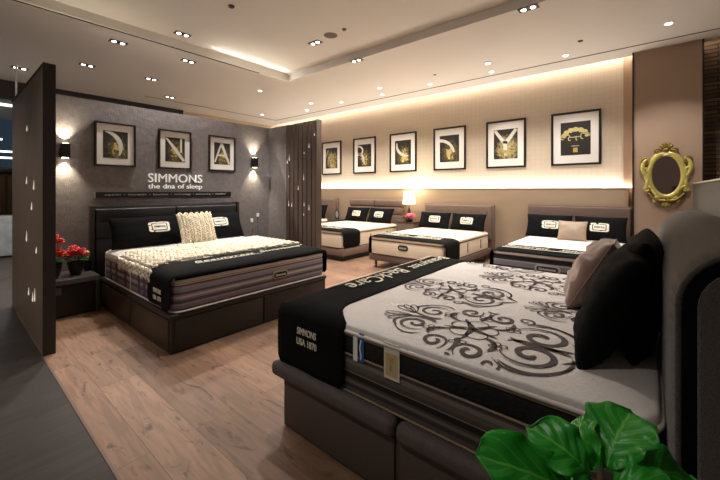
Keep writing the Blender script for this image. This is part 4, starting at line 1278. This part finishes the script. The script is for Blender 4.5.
# small oval clock on far nightstand
t = thing('desk_clock', 'small dark oval framed clock on the nightstand beyond the slatted screen', 'clock', (6.86, 6.52, .62), RB)
b = B(); tube(b, [(.07 * math.cos(a), .13 + .115 * math.sin(a), 0) for a in [2 * PI * k / 24 for k in range(24)]], .014, 8, closed=True); obj('frame', b, BLACKM, t, smooth=True)
b = B(); loft(b, [[(.066 * math.cos(a), .13 + .11 * math.sin(a), z) for a in [2 * PI * k / 24 for k in range(24)]] for z in (-.008, .003)]); obj('face', b, M('silver_face', S(150, 150, 155), .3), t)
obj('foot', bx(-.05, .05, 0, .02, -.03, .03, bev=.003), BLACKM, t)

# ------------------------------------------------------------------ baroque mirror
t = thing('baroque_mirror', 'ornate gilt oval wall mirror on the taupe column', 'mirror', (6.95, -.165, 1.62), RB)
GILT = M('gilt_frame', S(208, 196, 112), .3, metal=.35, bump=.3, bscale=30)
GILT_SHADE = M('shaded_gilt', S(138, 112, 54), .35, metal=.5, bump=.3, bscale=40)  # same gilding in its shadow brown, shade put into the colour
A_ = [2 * PI * k / 48 for k in range(48)]
b = B(); loft(b, [[(.165 * math.cos(a), .29 * math.sin(a), z) for a in A_] for z in (.004, .012)]); obj('glass', b, M('mirror_glass', S(150, 125, 115), .04, metal=1), t)
b = B()
R = []
for (k1, z) in ((1.0, .012), (1.06, .034), (1.24, .044), (1.44, .030), (1.52, .0)):
    R.append([b.verts.new((.16 * math.cos(a) * k1 * (1 + (.05 * math.cos(4 * a) + .03 * math.cos(8 * a) if k1 > 1.2 else 0)), (.285 * math.sin(a)) * (1 + (k1 - 1) * .62) * (1 + (.03 * math.cos(6 * a) if k1 > 1.2 else 0)), z)) for a in A_])
for a, c in zip(R, R[1:]):
    for k in range(48): b.faces.new((a[k], a[(k + 1) % 48], c[(k + 1) % 48], c[k]))
fo = obj('frame', b, GILT, t, smooth=True)
def scroll(cx, cy, r, a0, turns, w0, w1, n=22, zz=.03):
    pts = spiral(cx, cy, r * .15, r, a0, turns, n)
    bb = B(); tube(bb, [(x, y, zz) for x, y in pts], [w0 + (w1 - w0) * k / n for k in range(n + 1)], 8); return bb
for sx in (-1, 1):
    for (cx, cy, r, a0, tn, w0, w1) in ((.235, .21, .055, 0, 1.3, .008, .018), (.255, .07, .05, 2, -1.2, .012, .02), (.215, -.21, .05, 1, 1.3, .008, .018), (.105, -.36, .045, 0, -1.2, .008, .016), (.10, .36, .045, 2, 1.2, .008, .016)):
        bb = scroll(cx, cy, r, a0, tn, w0, w1)
        if sx < 0: bmesh.ops.transform(bb, matrix=Matrix.Diagonal((-1, 1, 1, 1)), verts=bb.verts)
        obj('scroll', bb, GILT_SHADE if cy > .1 else GILT, fo, smooth=True)
    bb = B(); tube(bb, [(sx * x, y, .032) for x, y in bez((.20, .26), (.30, .22), (.29, .02), (.20, -.03), 14) ], [.008 + .020 * math.sin(PI * k / 14) for k in range(15)], 8); obj('scroll', bb, GILT, fo, smooth=True)
    bb = B(); tube(bb, [(sx * x, y, .032) for x, y in bez((.20, -.04), (.24, -.12), (.20, -.16), (.24, -.23), 12)], [.008 + .016 * math.sin(PI * k / 12) for k in range(13)], 8); obj('scroll', bb, GILT, fo, smooth=True)
    bb = B(); tube(bb, [(sx * x, y, .03) for x, y in bez((.0, -.375), (.08, -.41), (.14, -.36), (.20, -.27), 12)], [.030 - .014 * k / 12 for k in range(13)], 8); obj('scroll', bb, GILT_SHADE, fo, smooth=True)
bb = B()
for k, a in enumerate((-.9, -.45, 0, .45, .9)):
    ell(bb, (.055 * math.sin(a), .385 + .055 * math.cos(a), .034), (.022, .050, .014), Matrix.Rotation(-a, 4, 'Z'), 10, 8)
ell(bb, (0, .375, .04), (.04, .028, .02)); obj('crest', bb, GILT_SHADE, fo, smooth=True)
bb = B()
for a in (-.7, 0, .7): ell(bb, (.035 * math.sin(a), -.40 - .035 * math.cos(a), .03), (.02, .04, .014), Matrix.Rotation(a, 4, 'Z'), 10, 8)
obj('pendant', bb, GILT, fo, smooth=True)
bb = B(); box(bb, -.028, .028, .29, .318, .036, .052, bev=.006); obj('clasp', bb, PETALW, fo)

# ------------------------------------------------------------------ fiddle leaf plant close to the camera
FIDDLE = None
def fiddle_mat():
    m, nt, p = new_mat('fiddle_leaf_green'); N = nt.nodes.new; L = nt.links.new
    uv = N('ShaderNodeUVMap'); sx = N('ShaderNodeSeparateXYZ'); L(uv.outputs[0], sx.inputs[0])
    # veins: |x| slanted against length
    ab = N('ShaderNodeMath'); ab.operation = 'ABSOLUTE'; L(sx.outputs['X'], ab.inputs[0])
    m1_ = N('ShaderNodeMath'); m1_.operation = 'MULTIPLY'; m1_.inputs[1].default_value = 5.5; L(sx.outputs['Y'], m1_.inputs[0])
    m2_ = N('ShaderNodeMath'); m2_.operation = 'MULTIPLY'; m2_.inputs[1].default_value = -2.6; L(ab.outputs[0], m2_.inputs[0])
    ad = N('ShaderNodeMath'); ad.operation = 'ADD'; L(m1_.outputs[0], ad.inputs[0]); L(m2_.outputs[0], ad.inputs[1])
    pp = N('ShaderNodeMath'); pp.operation = 'PINGPONG'; pp.inputs[1].default_value = .5; L(ad.outputs[0], pp.inputs[0])
    r = N('ShaderNodeValToRGB'); e = r.color_ramp.elements
    e[0].position = .0; e[0].color = S(66, 168, 54); e[1].position = .08; e[1].color = S(34, 142, 36)
    L(pp.outputs[0], r.inputs['Fac'])
    r2_ = N('ShaderNodeValToRGB'); e = r2_.color_ramp.elements; e[0].position = .02; e[0].color = (1, 1, 1, 1); e[1].position = .05; e[1].color = (0, 0, 0, 1)
    L(ab.outputs[0], r2_.inputs['Fac'])
    mx = N('ShaderNodeMix'); mx.data_type = 'RGBA'; L(r2_.outputs['Color'], mx.inputs['Factor']); L(r.outputs['Color'], mx.inputs['A']); mx.inputs['B'].default_value = S(96, 176, 70)
    L(mx.outputs['Result'], p.inputs['Base Color'])
    b = N('ShaderNodeBump'); b.inputs['Strength'].default_value = .5; b.inputs['Distance'].default_value = .006
    L(pp.outputs[0], b.inputs['Height']); L(b.outputs[0], p.inputs['Normal'])
    p.inputs['Roughness'].default_value = .38
    return m
FIDDLE = fiddle_mat()
def fiddle_leaf(parent, base, tip, width, nrm, bend=.04, seed=0):
    base, tip = Vector(base), Vector(tip); d = tip - base; ln = d.length; d.normalize()
    nrm = Vector(nrm); nrm = (nrm - d * nrm.dot(d)).normalized(); side = d.cross(nrm)
    b = B(); uvl = b.loops.layers.uv.new('UVMap'); NU, NV = 14, 24; V = []; uvs = {}
    for j in range(NV + 1):
        v = j / NV
        vv = v ** 1.15; hw = width / 2 * math.sqrt(max(0, 1 - (2 * vv - 1) ** 2)) ** .85 * (.66 + .48 * v)
        row = []
        for i in range(NU + 1):
            u = -1 + 2 * i / NU
            ru = 1 + .05 * math.sin(v * 21 + seed + (2 if u > 0 else 0)) * abs(u)
            x = u * hw * ru
            z = .28 * abs(x) - bend * (2 * v - .6) ** 2 + .010 * math.sin(v * 17 + seed + u * 2) * abs(u) ** 2 + .004 * math.cos((v * 5.5 - 2.6 * abs(u) * .5) * 2 * PI) * (1 - abs(u) * .5) * .6
            p = base + d * (v * ln) + side * x + nrm * z
            vt = b.verts.new(p); row.append(vt); uvs[vt] = (u * .9, v)
        V.append(row)
    for j in range(NV):
        for i in range(NU):
            f = b.faces.new((V[j][i], V[j][i + 1], V[j + 1][i + 1], V[j + 1][i]))
            for lp_ in f.loops: lp_[uvl].uv = uvs[lp_.vert]
    bmesh.ops.recalc_face_normals(b, faces=b.faces)
    o = obj('leaf', b, FIDDLE, parent, smooth=True)
    md = o.modifiers.new('thickness', 'SOLIDIFY'); md.thickness = .0012
    return o
PX, PY = .93, .09
t = thing('fiddle_leaf_plant', 'potted plant with large glossy wavy green leaves in front of the nearest bed', 'plant', (PX, PY, 0))
b = B(); lathe(b, [(.11, 0), (.13, .02), (.16, .30), (.165, .34), (.15, .34), (.145, .31), (0, .30)], 28); obj('pot', b, POT, t, auto=40)
b = B(); lathe(b, [(0, .295), (.145, .295), (.14, .315), (0, .32)], 24); obj('soil', b, M('soil', S(46, 34, 26), .95, bump=1, bscale=60), t)
b = B(); tube(b, [(0, 0, .3), (.01, .01, .5), (0, -.01, .66), (.01, 0, .78)], [.012, .011, .009, .006], 8); obj('trunk', b, M('bark', S(92, 74, 54), .9), t, smooth=True)
def camp(px, py, d):
    r = (px - 360) / 350; up = (190 - py) / 350
    return Vector((d * (.768 + .640 * r) - PX, d * (.640 - .768 * r) - PY, CAM_H + up * d))
tocam = Vector((-PX, -PY, CAM_H - .8)).normalized()
LV = [  # base point, tip point, width, normal
 ((-.02, .03, .72), camp(490, 452, .72), .135, (-.6, -.2, .9), .02),
 ((0, .01, .76), camp(546, 428, .80), .120, (-.5, -.2, .8), .03),
 ((.01, .0, .77), camp(568, 412, .88), .10, (-.8, .3, .4), .03),
 ((.02, -.01, .78), camp(628, 404, .84), .15, (-.9, .25, .45), .02),
 ((.0, -.02, .765), camp(664, 478, .70), .105, (-.3, -.1, 1), .03),
 ((.03, -.03, .74), camp(704, 458, .84), .115, (-.5, -.2, .9), .04),
 ((.0, .02, .68), camp(560, 500, .74), .12, (-.6, -.1, .8), .03),
 ((.0, -.03, .66), camp(620, 520, .74), .13, (-.6, -.1, .8), .03),
 ((.01, .0, .62), (.16, .16, .66), .12, (0, 0, 1), .03),
 ((.01, .0, .58), (-.10, -.20, .60), .12, (0, 0, 1), .03),
]
for k, (p0, p1, wd, nn, bd) in enumerate(LV): fiddle_leaf(t, p0, p1, wd, nn, bd, k * 1.7)

# ------------------------------------------------------------------ the shop beyond the left partition
t = thing('hanging_light_bar', 'white hanging light bar on a thin pole at the far left edge', 'light fitting', (.84, 8.4, 2.85))
GLOW = emis('cool_tube', (.9, .95, 1, 1), 2.2)
obj('pole', bx(-.012, .012, -.012, .012, 0, .70), WHITE, t)
obj('tube', bx(-.5, .06, -.02, .02, -.03, .01, bev=.004), GLOW, t)
obj('bracket', bx(-.04, .03, -.03, .03, -.17, -.03, bev=.004), M('bracket_grey', S(170, 180, 188), .5), t)
for (z, x0, lab) in ((2.62, .2, 'upper of three distant white tube lights at the far left'), (2.33, .1, 'middle of three distant white tube lights at the far left'), (2.18, .1, 'lowest of three distant white tube lights at the far left')):
    t = thing('tube_light', lab, 'light fitting', (.9, 12.0, z))
    obj('tube', bx(-.8, .25 if z < 2.5 else .06, -.03, .03, -.02, .02, bev=.005), GLOW, t)
    obj('bracket', bx(-.02, .02, -.03, .03, .02, .06), BLACKM, t)
o = obj('awning', bx(-.8, .42, -.2, .2, -.12, .04, bev=.05), BULK); o.location = (.8, 12.4, 1.92); tag(o, 'dark curved canopy of a distant shop at the far left', 'canopy')
for x, lab in ((.98, 'left brown wooden post in the distant shop'), (1.12, 'right brown wooden post in the distant shop')):
    t = thing('wooden_post', lab, 'post', (x, 12.3, 0)); obj('shaft', bx(-.035, .035, -.035, .035, .02, 1.8, bev=.004), M('post_brown_%d' % int(x * 100), S(110, 78, 54), .6), t); obj('base', bx(-.05, .05, -.05, .05, 0, .03), BLACKM, t)
struct('wall_shop_panel', bx(-1.5, 1.5, 12.9, 13.0, .0, 1.85), M('tan_shop_panel', S(120, 96, 76), .7))
t = thing('shop_counter', 'pale low counter at the far left edge beyond the partition', 'counter', (.75, 10.6, 0))
obj('body', bx(-.7, .28, -.3, .3, .03, .85, bev=.02), M('pale_counter', S(150, 156, 160), .6, var=.25, vscale=5), t, auto=40)
obj('plinth', bx(-.66, .24, -.26, .26, 0, .03), BLACKM, t)
